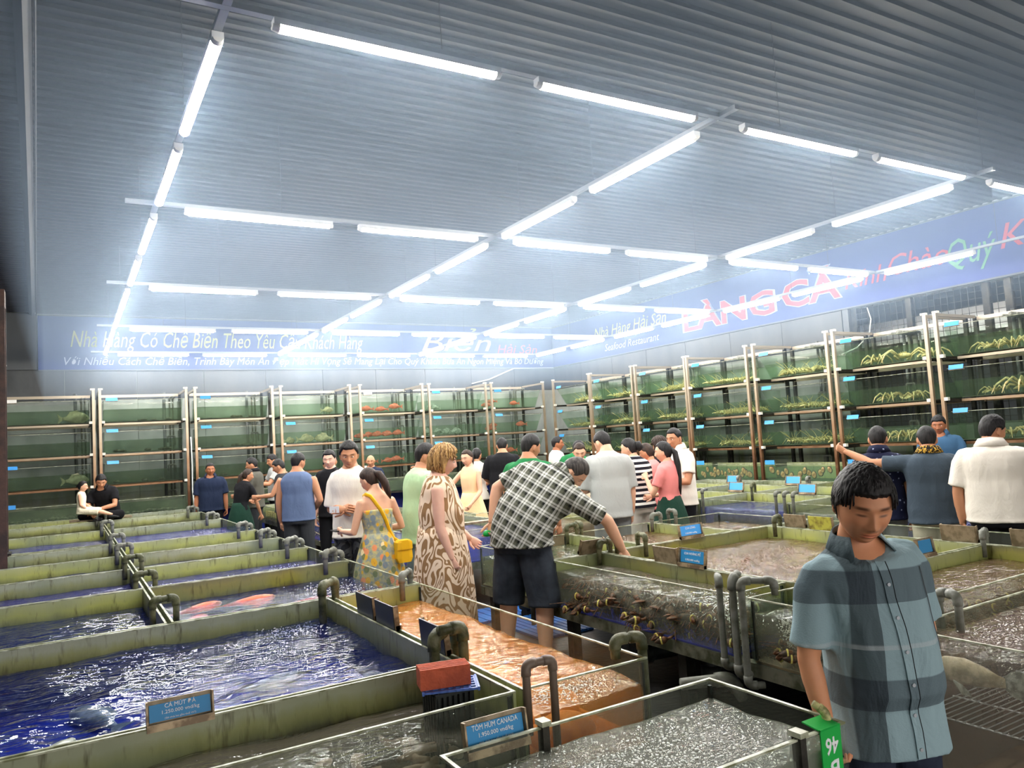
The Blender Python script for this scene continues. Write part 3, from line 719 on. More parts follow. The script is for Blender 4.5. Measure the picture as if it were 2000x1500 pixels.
def hairmat(name, a, b):
    t = NT(name); p = t.obj()
    n = t.noise(t.mapping(p, (70, 70, 9)), 1.0, 3)
    t.done(t.principled(t.ramp(n, [(.35, a), (.68, b)]), .55, 0, t.bump(n, .5, .004), .3))
hairmat('hair_black', c3(14, 13, 14), c3(40, 37, 38)); hairmat('hair_brown', c3(34, 24, 20), c3(66, 48, 38)); hairmat('hair_blond', c3(104, 72, 38), c3(206, 164, 104))
hairmat('hair_grey', c3(40, 36, 34), c3(86, 80, 76))
simple('eye_white', c3(214, 206, 198), .25); simple('eye_dark', c3(22, 15, 12), .2); simple('shoe_dark', c3(30, 30, 32), .6)

def head_point(th, ph, fem=0, closed=False, fat=1.0):
    """head local: x right, y forward, z up, origin between the ears"""
    G = lambda v, s: math.exp(-(v/s)**2)
    dx, dy, dz = math.sin(th)*math.sin(ph), math.sin(th)*math.cos(ph), math.cos(th)
    x, y, z = dx*.077, dy*.096, dz*.117
    if y < 0: y *= 1.02
    zz = z/.117
    if zz < 0:
        k = -zz
        x *= (1-.26*k**1.7)*fat if k < .97 else .74*fat
        if y > 0: y *= 1-.05*k**2
        else: y *= 1-.36*k**1.4
    else:
        x *= (1+.05*math.sin(zz*math.pi))*(1+(fat-1)*(1-zz)); y *= 1+.02*zz
    if dy > 0:
        f = min(1, dy*1.6)
        y += f*.0050*G(z-.028, .011)*(1-.35*G(x, .008))                         # brow
        y -= f*.0100*(G(x-.031, .017)+G(x+.031, .017))*G(z-.006, .012)           # sockets
        y += f*.0062*(G(x-.031, .0125)+G(x+.031, .0125))*G(z-(.002 if closed else .005), .0075)  # lids
        y += f*(.021 if not fem else .017)*G(x, .0105+.003*max(0, -z*20))*G(z+.031, .0150)    # nose tip
        y += f*.0105*G(x, .0085)*G(z+.008, .02)
        y += f*.0060*(G(x-.0145, .0075)+G(x+.0145, .0075))*G(z+.036, .008)       # wings
        y += f*.0060*G(x, .021)*G(z+.0605, .0045) + f*.0066*G(x, .018)*G(z+.0715, .0052)-f*.0045*G(x, .022)*G(z+.0660, .0022)  # lips
        y -= f*.0045*G(x, .025)*G(z+.082, .006)
        y += f*.0075*G(x, .022)*G(z+.100, .013)                                  # chin
        y += f*.0045*(G(x-.045, .02)+G(x+.045, .02))*G(z+.022, .02)              # cheeks
        y -= f*.0030*(G(x-.028, .008)+G(x+.028, .008))*G(z+.052, .018)           # folds beside the mouth
    return Vector((x, y, z))
def head_verts(nu, nv, fem=0, closed=False, mouth=0, fat=1.0):
    vs = [head_point(math.pi*i/nv, 2*math.pi*j/nu, fem, closed, fat) for i in range(nv+1) for j in range(nu)]
    fs = []
    for i in range(nv):
        for j in range(nu):
            k = (j+1) % nu; fs.append((i*nu+j, (i+1)*nu+j, (i+1)*nu+k, i*nu+k))
    return vs, fs
def add_locks(m, style, tf, n, fem, fat):
    """strands of hair lying over the cap"""
    rg = random.Random(n)
    for _ in range(n):
        az = rg.uniform(-math.pi, math.pi); a = abs(az); pts = []
        if style == 'bob':
            t0, t1, K = rg.uniform(.1, .9), (rg.uniform(2.0, 2.5) if a > 1.35 else rg.uniform(.85, 1.0) if a < .8 else rg.uniform(1.2, 1.5)), 9; ex0 = .022; r = rg.uniform(.006, .010)
            if t1 < t0+.3: t0 = t1-.5
        else:
            t0 = rg.uniform(.05, 1.0)
            t1 = (rg.uniform(.90, 1.04) if a < .85 else rg.uniform(1.25, 1.45) if a < 1.5 else rg.uniform(1.45, 1.9)) if style == 'fringe' else (rg.uniform(.75, 1.0) if a < .9 else rg.uniform(1.2, 1.45) if a < 1.5 else rg.uniform(1.4, 1.75))
            if t1-t0 < .25: t0 = t1-.3
            K = 6; ex0 = .013 if a < 1.2 else .008; r = rg.uniform(.003, .0048)
        ph0 = rg.uniform(0, 6.3); sw = rg.uniform(-.18, .18)
        for k in range(K):
            f = k/(K-1); th = t0+(t1-t0)*f
            p = head_point(th, az+sw*f, fem, False, fat); d = p.normalized()
            if p.z < -.02 and style == 'bob':
                hz = Vector((math.sin(az), math.cos(az), 0)); p = Vector((hz.x*.076, hz.y*.092, p.z)); d = hz
            w = (math.sin(ph0+f*9)*.007 if style == 'bob' else math.sin(ph0+f*4)*.002)
            pts.append(tf(p+d*(ex0*(1-.5*f*(style != 'bob'))+rg.uniform(-.002, .004)+w)+Vector((w*.8*math.cos(az), -w*.8*math.sin(az), 0))))
        m.tube(pts, [r*(.5+.5*math.sin(math.pi*(.15+.75*k/(K-1)))) for k in range(K)], 5)
def head_tint(v, fem, stub, lipc=(1.02, .66, .66)):
    x, y, z = v
    c = [1, 1, 1]
    def mul(f, col):
        for q in range(3): c[q] *= 1-f*(1-col[q])
    if y > .03:
        e = lambda a, b, sx, sz: math.exp(-((abs(x)-a)/sx)**4-((z-b)/sz)**4)
        mul(e(.033, .0270, .019, .0052)*.95, (.12, .10, .09))                # eyebrows
        l = math.exp(-(x/.024)**4-((z+.0655)/.0105)**4); mul(l*.8, lipc)
        mul(math.exp(-(x/.021)**4-((z+.0655)/.0018)**2)*.6, (.4, .25, .25))
        mul(math.exp(-((abs(x)-.045)/.02)**2-((z+.025)/.02)**2)*.25, (1, .8, .78))
        mul(math.exp(-((abs(x)-.009)/.004)**2-((z+.0415)/.003)**2)*.6, (.35, .25, .22))
        if stub: mul(stub*math.exp(-((z+.085)/.035)**4)*(1 if z < -.045 else .3), (.72, .72, .74))
        # eye slit and lashes
        mul(math.exp(-((abs(x)-.031)/.0145)**4-((z-.0035)/.0032)**2)*.95, (.08, .06, .06))
    return (*c, 1)
def hair_grid(style, nu, nv, fem, fat=1.0):
    vs, fs = head_verts(nu, nv, fem, False, 0, fat); out = []
    for v in vs:
        d = v.normalized(); az = math.atan2(d.x, d.y); a = abs(az)     # 0 at the face
        # hairline height by azimuth
        if style in ('short', 'crop', 'fringe', 'messy', 'buzz', 'crew'):
            if a < .75: line = .070 if style != 'fringe' else .058
            elif a < 1.15: line = .070-(a-.75)/.4*.05
            elif a < 1.45: line = .020-.02*(a-1.15)/.3
            elif a < 1.9: line = .022
            else: line = .022-min(1, (a-1.9)/.5)*(.075 if style != 'crew' else .06)
            if style == 'fringe' and .75 <= a < 1.1: line = .058-(a-.75)/.35*.036
        elif style == 'bob':
            line = .062 if a < .7 else (.062-(a-.7)/.6*.05 if a < 1.3 else .012-min(1, (a-1.3)/.15)*.14)
        else:                                                              # pulled back
            if a < .8: line = .072
            elif a < 1.5: line = .072-(a-.8)/.7*.055
            else: line = .017-min(1, (a-1.5)/.7)*.085
        f = (v.z-line)/.012; f = max(0, min(1, f+.5))
        thick = dict(short=.017, crop=.012, fringe=.015, messy=.018, buzz=.004, crew=.014, bob=.026, tied=.012)[style]
        top = max(0, v.z/.117)
        t = thick*(.55+.75*top)
        if style in ('buzz', 'crew', 'crop', 'short'): t *= (1 if v.z > .05 else .45+.55*max(0, (v.z-.0)/.05))
        if style == 'bob' and v.z < .03: t = .03
        nz = mnoise.noise(v*30)*.35+mnoise.noise(Vector((v.x*150, v.y*150, v.z*16)))*.5
        t *= 1+(.45 if style in ('messy', 'fringe', 'bob') else .2)*nz
        jag = mnoise.noise(Vector((v.x*120, v.y*120, 3)))*.35
        f = max(0, min(1, (v.z-line)/.012+.5+jag))
        f = f*f*(3-2*f)
        out.append(v + d*(-.012*(1-f) + t*f))
    return out, fs
def rotm(pitch=0, yaw=0, roll=0):
    return Matrix.Rotation(R(yaw), 3, 'Z') @ Matrix.Rotation(R(-pitch), 3, 'X') @ Matrix.Rotation(R(roll), 3, 'Y')
def hand_mesh(m, wrist, f, n, thumb_side, s=1, curl=28, spread=1.0):
    """f along the hand, n out of the palm; thumb leaves on thumb_side"""
    f = f.normalized(); n = (n-f*n.dot(f)).normalized(); sd = f.cross(n)*(1 if thumb_side > 0 else -1)
    rings = []
    for d, w, th in ((-.02, .024, .019), (.012, .028, .017), (.05, .038, .0155), (.082, .041, .0135), (.092, .040, .011)):
        c = wrist+f*d*s; rings.append([c+sd*(math.cos(2*math.pi*k/10)*w*s)+n*(math.sin(2*math.pi*k/10)*th*s) for k in range(10)])
    m.loft(rings)
    for i, (off, L, r) in enumerate(((.029, .070, .0088), (.0095, .078, .0090), (-.0105, .073, .0086), (-.029, .057, .0076))):
        p = wrist+(f*.076+sd*off)*s; d = (f+sd*off*2.2*spread).normalized(); pts = [p]; rr = [r*s*1.05]; ang = 0
        for q, (fr, cu) in enumerate(((.46, .8), (.31, 1.3), (.23, 1.0))):
            ang += R(curl*cu*(1+.12*i)); dd = d*math.cos(ang)+n*math.sin(ang)
            pts.append(pts[-1]+dd*L*fr*s); rr.append(r*s*(.95-.12*q))
        pts.append(pts[-1]+dd*.005*s); rr.append(r*s*.4)
        m.tube(pts, rr, 7)
    p = wrist+(f*.022+sd*.026)*s; d1 = (f*.62+sd*.62+n*.45).normalized(); d2 = (f*.85+sd*.22+n*.5).normalized()
    m.tube([p-d1*.01*s, p+d1*.036*s, p+d1*.036*s+d2*.03*s, p+d1*.036*s+d2*.05*s, p+d1*.036*s+d2*.055*s], [.0125*s, .0112*s, .0098*s, .0082*s, .003*s], 7)
def remesh(mb, voxel, smooth=6, noise_amp=0, nscale=9, sub=False):
    me = bpy.data.meshes.new('tmp'); me.from_pydata(mb.v, [], mb.f); me.update()
    o = bpy.data.objects.new('tmp', me); COL.objects.link(o)
    md = o.modifiers.new('r', 'REMESH'); md.mode = 'VOXEL'; md.voxel_size = voxel
    if smooth:
        sm = o.modifiers.new('s', 'SMOOTH'); sm.factor = .5; sm.iterations = smooth
    dg = bpy.context.evaluated_depsgraph_get(); e = o.evaluated_get(dg)
    m2 = bpy.data.meshes.new_from_object(e)
    vs = [Vector(v.co) for v in m2.vertices]; fs = [tuple(p.vertices) for p in m2.polygons]
    if noise_amp:
        for v, mv in zip(vs, m2.vertices):
            q = mv.co
            v += mv.normal*(noise_amp*(mnoise.noise(Vector((q.x*nscale, q.y*nscale, q.z*nscale*.55)))+.5*mnoise.noise(Vector((q.x*nscale*2.3, q.y*nscale*2.3, q.z*nscale*1.1)))))
    bpy.data.objects.remove(o); bpy.data.meshes.remove(me); bpy.data.meshes.remove(m2)
    return vs, fs
def raw(name, vs, fs, mat, parent, smooth=True):
    me = bpy.data.meshes.new(name); me.from_pydata([tuple(v) for v in vs], [], fs); me.update()
    if smooth: me.polygons.foreach_set('use_smooth', [True]*len(me.polygons))
    me.materials.append(MATS[mat]); return link(name, me, parent)
HANG = ((.16, .02, -1), (.06, .20, -1))
PEOPLE = {}
def person(key, label, x, y, face, h=1.68, sk='tan', hair='short', hairm='hair_black', fem=0, build=1.0, top='tee', topm=None, bottom='pants', botm='cloth_black',
           lean=(0, 0), twist=0, head=(8, 0, 0), L=HANG, Rr=HANG, palms=(None, None), curls=(28, 28), vox=.0135, hi=False, eyes=False, stub=0, sleeve=.66, hem=None, closed=False,
           tail=None, legs=None, pelvis=.925, collar=False, fat=1.0, z0=0.0, cuff=None, seat=None, belly=0.0, loose=0, hscale=1.0, hoff=(0,0,0)):
    vd = Vector((x, y, 0)).normalized(); ang = math.atan2(vd.y, vd.x)+R(face)-math.pi/2
    s = h/1.70
    t = thing('person', label, 'person', (x, y, z0), ang); t.scale = (s, s, s)
    B = build*(.90 if fem else 1.0)
    # spine: heights from the pelvis up with the share of the lean each has taken
    zs = [(.80, 0), (.87, 0), (pelvis, 0), (1.00, .25), (1.08, .55), (1.18, .85), (1.27, 1), (1.34, 1), (1.40, 1), (1.44, 1), (1.475, 1)]
    wid = [.150, .168, .172, .160, .150, .158, .172, .176, .150, .092, .062]
    dep = [.105, .118, .118, .108, .102, .108, .116, .112, .096, .070, .058]
    if loose:
        pass
    if fem: wid = [.158, .182, .180, .152, .130, .142, .152, .156, .142, .088, .052]; dep = [.105, .120, .116, .100, .094, .112, .118, .104, .088, .064, .050]
    if loose:
        for i_ in (3, 4, 5): wid[i_] = max(wid[i_], .160*loose); dep[i_] = max(dep[i_], .122*loose)
    P = Vector((0, 0, zs[0][0])); fr = []; prev = zs[0][0]
    for (z, k) in zs:
        M = Matrix.Rotation(R(lean[1]*k), 3, 'Y') @ Matrix.Rotation(R(-lean[0]*k), 3, 'X') @ Matrix.Rotation(R(twist*k), 3, 'Z')
        P = P + M @ Vector((0, 0, z-prev)); prev = z; fr.append((P.copy(), M))
    def ring(i, ix, iy, n=20, dy=0):
        c, M = fr[i]; out = []
        for k in range(n):
            a = 2*math.pi*k/n; cx, sx = math.cos(a), math.sin(a)
            e = .80                                                     # squarer than an ellipse
            out.append(c + M @ Vector((math.copysign(abs(cx)**e, cx)*ix, math.copysign(abs(sx)**e, sx)*iy+dy+(belly if (sx > 0 and 2 <= i <= 5) else 0)*sx, 0)))
        return out
    sh = []                                                            # shoulders
    for sd in (-1, 1):
        c, M = fr[8]; sh.append(c + M @ Vector((sd*(.172 if not fem else .150)*build, -.005, -.048)))
    arms = []
    for k, sd, spec in ((0, -1, L), (1, 1, Rr)):
        u = Vector((spec[0][0]*sd, spec[0][1], spec[0][2])).normalized(); w = Vector((spec[1][0]*sd, spec[1][1], spec[1][2])).normalized()
        e = sh[k]+u*.285; q = e+w*.25; arms.append((sh[k], e, q, w))
    lg = []
    for k, sd in ((0, -1), (1, 1)):
        hip = Vector((sd*.088, 0, .90)); kn = Vector((sd*.098, .012, .48)); an = Vector((sd*.105, -.005, .085))
        if legs: kn, an = Vector(legs[k][0]), Vector(legs[k][1])
        lg.append((hip, kn, an))
    # body: one skin surface
    m = MB()
    m.loft([ring(i, wid[i]*B*.97, dep[i]*B*.97) for i in range(len(zs))])
    for (a, e, q, w) in arms:
        m.tube([a+(a-e).normalized()*.02, a, a+(e-a)*.35, a+(e-a)*.8, e, e+(q-e)*.3, e+(q-e)*.75, q, q+w*.02], [v*(.86 if fem else 1)*(.5+.5*build) for v in (.036, .050, .049, .043, .040, .041, .033, .0265, .025)], 12)
    for (a, k, q) in lg:
        m.tube([a+Vector((0, 0, .05)), a, a+(k-a)*.5, k, k+(q-k)*.3, k+(q-k)*.7, q], [v*(.5+.5*build) for v in (.085, .088, .076, .057, .058, .045, .037)], 12)
    nk, Mn = fr[10]
    HM = rotm(*head); hs = .985*hscale
    hc = nk + Mn @ Vector((0, .018, .0)) + HM @ Vector((0, .014, .086)) + Vector(hoff)
    m.tube([nk-Mn @ Vector((0, .005, .05)), nk, hc+HM @ Vector((0, -.022, -.045)), hc+HM @ Vector((0, -.02, .0))], [(.070 if not fem else .054), (.061 if not fem else .048)*(.6+.4*build), .060 if not fem else .049, .052], 14)
    vs, fs = remesh(m, vox, 5)
    nb = len(vs)
    nu, nv = (180, 150) if hi else (84, 72)
    hv, hf = head_verts(nu, nv, fem, closed, fat=fat)
    m2 = MB()
    m2.add([hc+HM @ (v*hs) for v in hv], hf)
    for sd in (-1, 1):                                                 # ears
        em = HM @ Matrix.Rotation(R(sd*-22), 3, 'Z')
        m2.ell(hc+HM @ Vector((sd*.0765*hs*min(fat, 1.05), -.012, -.006)), (.010, .019, .031), 10, 8, em)
        m2.ell(hc+HM @ Vector((sd*.074*hs, -.004, -.03)), (.008, .010, .011), 8, 6, em)
    nh = len(m2.v)
    for k, sd in ((0, -1), (1, 1)):
        a, e, q, w = arms[k]
        n = Vector(palms[k]) if palms[k] else Vector((-sd*.9, .35, 0))
        hand_mesh(m2, q, w, n, -sd, 1.0*(.92 if fem else 1), curls[k])
    me = bpy.data.meshes.new('body'); me.from_pydata([tuple(v) for v in vs]+m2.v, [], fs+[tuple(i+nb for i in f) for f in m2.f]); me.update()
    me.polygons.foreach_set('use_smooth', [True]*len(me.polygons)); me.materials.append(MATS['skin_'+sk])
    ca = me.color_attributes.new('tint', 'FLOAT_COLOR', 'POINT'); buf = [1.0]*(4*len(me.vertices))
    for i, v in enumerate(hv): buf[4*(nb+i):4*(nb+i)+4] = head_tint(v, fem, stub)
    ca.data.foreach_set('color', buf); link('body', me, t)
    if hair != 'bald':
        ov, of = hair_grid(hair, *((150, 120) if hi else (72, 60)), fem, fat)
        hm = MB().add([hc+HM @ (v*hs) for v in ov], of)
        if hi or hair == 'bob': add_locks(hm, hair, lambda p: hc+HM @ (p*hs), 420 if hi else 150, fem, fat)
        if tail:
            pts = [hc+HM @ Vector(p) for p in tail[0]]; hm.tube(pts, tail[1], 10, flat=.75)
        hm.build('hair', hairm, t, smooth=True)
    if eyes and not closed:
        for sd in (-1, 1):
            c = hc+HM @ (Vector((sd*.031, .0765, .0035))*hs)
            eo = MB().ell(c, (.0135*hs, .010*hs, (.0042 if closed else .0062)*hs), 12, 8, HM).build('eye', 'eye_white', t, smooth=True)
            MB().ell(c+HM @ Vector((0, .0078, -.001 if closed else .0)), (.0052, .003, .0042), 10, 6, HM).build('iris', 'eye_dark', eo, smooth=True)
    # clothes
    hz = hem if hem is not None else .815
    g = MB()
    if top in ('tee', 'polo', 'shirt', 'sleeveless', 'dress', 'cami'):
        rings = []
        infl = .016 if top in ('sleeveless', 'cami') else .021
        lo = 0
        zq = min(max(hz, zs[1][0]), 1.2); iq = max(i for i in range(len(zs)-1) if zs[i][0] <= zq); fq = (zq-zs[iq][0])/(zs[iq+1][0]-zs[iq][0])
        wq = wid[iq]+(wid[iq+1]-wid[iq])*fq; dq = dep[iq]+(dep[iq+1]-dep[iq])*fq
        ex = .004 if bottom in ('gown', 'skirt') and top != 'tee' else .014
        first = ring(0, wq*B+infl+ex, dq*B+infl+ex)
        rings.append([v+Vector((0, 0, hz-zs[0][0])) for v in first])
        if hz < .80 or True:
            for i in range(1, len(zs)-1):
                if zs[i][0] < hz+.02: continue
                f = 1.0 if i < 7 else (1.0 if i < 9 else 1.08)
                ww = wid[i]*B+infl; dd = dep[i]*B+infl
                if not fem and i in (3, 4): ww = max(ww, wid[2]*B+infl-.006); dd = max(dd, dep[2]*B+infl-.002)
                if top in ('tee', 'polo', 'shirt') and i >= 9: ww = .088*B+.012; dd = .072*B+.012
                if top == 'cami' and i >= 7: continue
                if top == 'sleeveless' and i == 8: ww -= .012
                rings.append(ring(i, ww, dd))
        if top not in ('cami',):
            c, M = fr[9]; rings.append([c+M @ Vector((math.cos(2*math.pi*k/20)*.074*B, math.sin(2*math.pi*k/20)*.064*B-.002, .024 if top != 'sleeveless' else .012)) for k in range(20)])
        if top in ('tee', 'polo', 'shirt', 'sleeveless'):               # neckline, cut lower at the front
            vd_ = (.125 if key == 'front' else .09) if top in ('shirt', 'polo') else .028
            M = fr[9][1]; c = fr[9][0]
            for rg_, kk in ((rings[-1], 1.0), (rings[-2], .25)):
                for q_ in range(len(rg_)):
                    l_ = M.transposed() @ (rg_[q_]-c); w_ = max(0, l_.y/.06)*math.exp(-(l_.x/.050)**2)
                    rg_[q_] = rg_[q_] - M @ Vector((0, 0, vd_*kk*min(1, w_)))
        g.loft(rings)
        if top in ('tee', 'polo', 'shirt'):
            for (a, e, q, w) in arms:
                d = (e-a).normalized(); rr = .064*(.55+.45*build)*(.88 if fem else 1)
                c8, M8 = fr[8]; inn = (c8-a)*.35+Vector((0, 0, .012))
                g.tube([a+inn, a+inn*.35, a+d*.05, a+d*.14, a+d*.285*sleeve], [rr*.92, rr*1.08, rr*1.10, rr*1.06, rr*1.12], 14)
        vs, fs = remesh(g, vox*(.9 if hi else 1), 4, .0055, 8)
        raw(('dress_top' if top == 'dress' else 'top_garment'), vs, fs, topm, t)
    if collar:
        c, M = fr[9]; cr = []; nk_ = 28; gap = .72
        for k in range(nk_+1):
            an = math.pi/2+gap+(2*math.pi-2*gap)*k/nk_; e = abs(k/nk_-.5)*2; ca_, sa_ = math.cos(an), math.sin(an); pt = max(0, (e-.72)/.28)
            def cp(ra, dz): return c+M @ Vector((ca_*ra*B, sa_*ra*.90*B-.004+(.034*pt if ra > .09 else .008*pt), dz+.012))
            lowr = -.006-.050*pt*(1-.55*max(0, (e-.93)/.07)); zt = .058-.022*e
            cr.append([cp(.066, zt-.03), cp(.068, zt), cp(.073, zt+.004), cp(.102+.012*pt, lowr), cp(.097+.012*pt, lowr-.002), cp(.072, zt-.006)])
        MB().loft(cr).build('collar', collar if isinstance(collar, str) else topm, t, smooth=True)
    g = MB(); bz = None
    if bottom in ('pants', 'shorts'):
        g.loft([ring(i, wid[i]*B+.014, dep[i]*B+.016) for i in range(0, 5 if hz > .9 else 4)])
        for (a, k, q) in lg:
            if bottom == 'pants': g.tube([a+Vector((0, 0, .07)), a, a+(k-a)*.5, k, k+(q-k)*.5, q+Vector((0, 0, -.03))], [v*(.5+.5*build) for v in (.098, .104, .092, .076, .072, .070)], 14)
            else:
                d = (q-k).normalized(); cl = cuff if cuff is not None else .05
                g.tube([a+Vector((0, 0, .07)), a, a+(k-a)*.5, k, k+d*cl], [v*(.5+.5*build) for v in (.100, .110, .108, .104, .104)], 14)
        vs, fs = remesh(g, vox, 4, .0055, 8); raw('trousers' if bottom == 'pants' else 'shorts', vs, fs, botm, t)
    elif bottom in ('skirt', 'gown'):
        zl, r0 = (.46, .27) if bottom == 'skirt' else (.30, .29)
        rings = []
        for f in [k/9 for k in range(10)]:
            z = zl+(1.06-zl)*f; wq = r0*(1-f)+(wid[4]*B+.024)*f+.05*math.sin(f*math.pi)*(.5 if bottom == 'skirt' else .35); dq = r0*.85*(1-f)+(dep[4]*B+.026)*f+.045*math.sin(f*math.pi)*(.5 if bottom == 'skirt' else .4)
            rings.append([Vector((math.cos(a)*wq*(1+.05*(1-f)*math.sin(9*a)), math.sin(a)*dq*(1+.05*(1-f)*math.sin(9*a+1)), z)) for a in [2*math.pi*k/40 for k in range(40)]])
        MB().loft(rings).build('skirt', botm, t, smooth=True)
    for (a, k, q) in lg:
        MB().loft([[q+Vector((xx*wd, yy, -.085+zz*hh)) for xx, zz in ((-1, 0), (1, 0), (1, .7), (.6, 1), (-.6, 1), (-1, .7))] for yy, wd, hh in ((-.07, .030, .07), (-.03, .036, .075), (.05, .042, .06), (.12, .045, .042), (.17, .034, .028))]).build('shoe', 'shoe_dark', t, smooth=False)
    PEOPLE[key] = dict(t=t, arms=arms, hc=hc, HM=HM, fr=fr, s=s, B=B, ring=ring, wid=wid, dep=dep, sh=sh)
    return t
def f_check(t, p):
    q = t.sep(p); x, z = q[0], q[2]
    vb = stripes(t, x, .70, .125, .008, -.0875/.70); hb = stripes(t, z, .375, .30, .012, -1.305/.375+.15)
    c = t.mix(t.math('MULTIPLY', vb, .72), c3(150, 176, 184), c3(34, 38, 44)); c = t.mix(t.math('MULTIPLY', hb, .62), c, c3(48, 54, 66))
    wl = stripes(t, z, .75, .018, .006, -1.10/.75+.01); return t.mix(t.math('MULTIPLY', wl, .5), c, c3(190, 200, 204))
def f_plaid(t, p):
    p = t.mapping(p, rot=(0, R(-26), 0), loc=(0, 0, 0)); p = t.mapping(p, rot=(R(30), 0, 0))
    q = t.sep(p); u, z = t.math('ADD', q[0], t.math('MULTIPLY', q[1], .35)), t.math('SUBTRACT', q[2], t.math('MULTIPLY', q[1], .15))
    P = .078
    a = stripes(t, u, P, .16, .04); b = stripes(t, z, P, .16, .04, .2); a2 = stripes(t, u, P, .16, .04, .28); b2 = stripes(t, z, P, .16, .04, .46)
    wide = stripes(t, u, P, .62, .05, .15); wide2 = stripes(t, z, P, .62, .05, .35)
    c = t.mix(t.math('MULTIPLY', t.math('ADD', wide, wide2), .5), c3(26, 28, 26), c3(92, 94, 80))
    l = t.math('ADD', t.math('ADD', a, b), t.math('ADD', a2, b2))
    return t.mix(t.math('MULTIPLY', l, .40, True), c, c3(226, 226, 220))
def f_dress(t, p):
    n = t.noise(t.mapping(p, (1, 1, .6)), 6.0, 1.2, .4, 1.6)
    f = t.math('FRACT', t.math('MULTIPLY', n, 7.0))
    return t.ramp(f, [(0, c3(152, 116, 80)), (.38, c3(152, 116, 80)), (.43, c3(240, 216, 190)), (.93, c3(240, 216, 190)), (.97, c3(152, 116, 80))])
def f_floral(t, p):
    v = t.n('ShaderNodeTexVoronoi'); t.l(t.mapping(p, (1, 1, .8)), v.inputs['Vector']); v.inputs['Scale'].default_value = 17
    r = t.sep(v.outputs['Color'])[0]
    col = t.ramp(r, [(0, c3(226, 176, 60)), (.27, c3(232, 150, 104)), (.45, c3(126, 140, 150)), (.68, c3(240, 220, 170)), (.84, c3(120, 132, 92))], 'CONSTANT')
    f = t.ramp(v.outputs['Distance'], [(0, (1,)*3), (.40, (1,)*3), (.48, (0,)*3)])
    c = t.mix(f, t.ramp(t.noise(p, 24, 2), [(.4, c3(142, 152, 148)), (.6, c3(196, 184, 128))]), col)
    return t.mix(t.ramp(v.outputs['Distance'], [(.0, (.7,)*3), (.14, (0,)*3)]), c, c3(196, 104, 60))
def f_stripe(t, p): return t.mix(stripes(t, t.sep(p)[2], .062, .52, .03), c3(236, 234, 228), c3(24, 24, 34))
def f_navyp(t, p):
    v = t.n('ShaderNodeTexVoronoi'); t.l(p, v.inputs['Vector']); v.inputs['Scale'].default_value = 20
    return t.mix(t.ramp(v.outputs['Distance'], [(0, (1,)*3), (.16, (1,)*3), (.22, (0,)*3)]), c3(22, 26, 52), c3(150, 160, 190))
def f_cyan(t, p): return t.ramp(t.sep(p)[2], [(1.16/2, c3(226, 234, 236)), (1.34, c3(120, 208, 232))]) 
def f_cyan2(t, p): return t.ramp(t.math('ADD', t.math('SUBTRACT', t.sep(p)[2], 1.1), t.math('MULTIPLY', t.noise(p, 6, 2), .1)), [(.12, c3(228, 234, 236)), (.26, c3(118, 206, 232))])
def f_denim(a, b):
    return lambda t, p: t.mix(t.ramp(t.noise(p, 5, 3), [(.35, (0,)*3), (.65, (1,)*3)]), a, b)
def f_camo(t, p): return t.ramp(t.noise(p, 11, 2, .5, .6), [(.44, c3(42, 44, 50)), (.47, c3(78, 80, 84)), (.58, c3(78, 80, 84)), (.61, c3(56, 58, 64))], 'CONSTANT')
cloth('shirt_check', None, f_check, fold=.5); cloth('shirt_plaid', None, f_plaid, fold=.4); cloth('dress_swirl', None, f_dress, fold=.3); cloth('dress_floral', None, f_floral, fold=.4)
cloth('top_striped', None, f_stripe); cloth('shirt_navy_print', None, f_navyp); cloth('shirt_cyan', None, f_cyan2)
cloth('denim_light', None, f_denim(c3(104, 122, 134), c3(150, 166, 172))); cloth('denim_dark', None, f_denim(c3(34, 38, 46), c3(64, 70, 80))); cloth('jeans_navy', None, f_denim(c3(26, 30, 44), c3(48, 56, 74)))
cloth('pants_camo', None, f_camo)
for n_, c_ in dict(cloth_black=(22, 22, 26), cloth_charcoal=(52, 54, 58), cloth_navy=(32, 42, 66), cloth_green_pale=(176, 208, 164), cloth_white=(238, 230, 218), cloth_bluegrey=(92, 108, 140), cloth_olive_grey=(88, 86, 78),
                   cloth_grey=(176, 178, 176), cloth_grey_mid=(120, 122, 124), cloth_pink=(236, 142, 140), cloth_green=(30, 110, 62), cloth_dkgreen=(26, 58, 46), cloth_khaki=(206, 194, 170), cloth_teal=(62, 96, 128), cloth_peach=(246, 208, 160), cloth_cream=(244, 234, 208), cloth_slate=(66, 78, 90), cloth_brown=(120, 104, 88)).items():
    cloth(n_, c3(*c_))
simple('bag_yellow', c3(246, 190, 24), .5); simple('bag_black', c3(34, 35, 38), .5)
FWD = ((.25, .25, -.95), (-.35, .85, -.15))        # forearm forward and in
LOWF = ((.2, .15, -1), (-.1, .7, -.6))
# the man at the front
cloth('scarf_gold', None, lambda t, p: t.ramp(t.noise(p, 60, 1), [(.48, c3(30, 26, 24)), (.52, c3(190, 150, 60))], 'CONSTANT'))
skin('skin_front', c3(222, 156, 116))
person('front', 'man in a blue grey check shirt looking down, hands in pockets, nearest the camera', 2.30, 1.62, 211, 1.50, 'front', 'fringe', top='shirt', topm='shirt_check', bottom='pants', botm='jeans_navy', build=1.08, belly=.035, lean=(3, 9), head=(19, -14, -4),
       L=((.22, -.08, -1), (-.20, .30, -1)), Rr=((.20, .02, -1), (-.10, .20, -1)), vox=.010, hi=True, stub=.45, closed=True, sleeve=.84, hem=.70, collar=True, fat=1.03, hscale=1.20, hoff=(0, .02, .045), curls=(40, 40))
p_ = PEOPLE['front']
c_, M_ = p_['fr'][8]
m = MB()
for i in range(1, 8):                                                 # placket and its buttons, following the chest
    pass
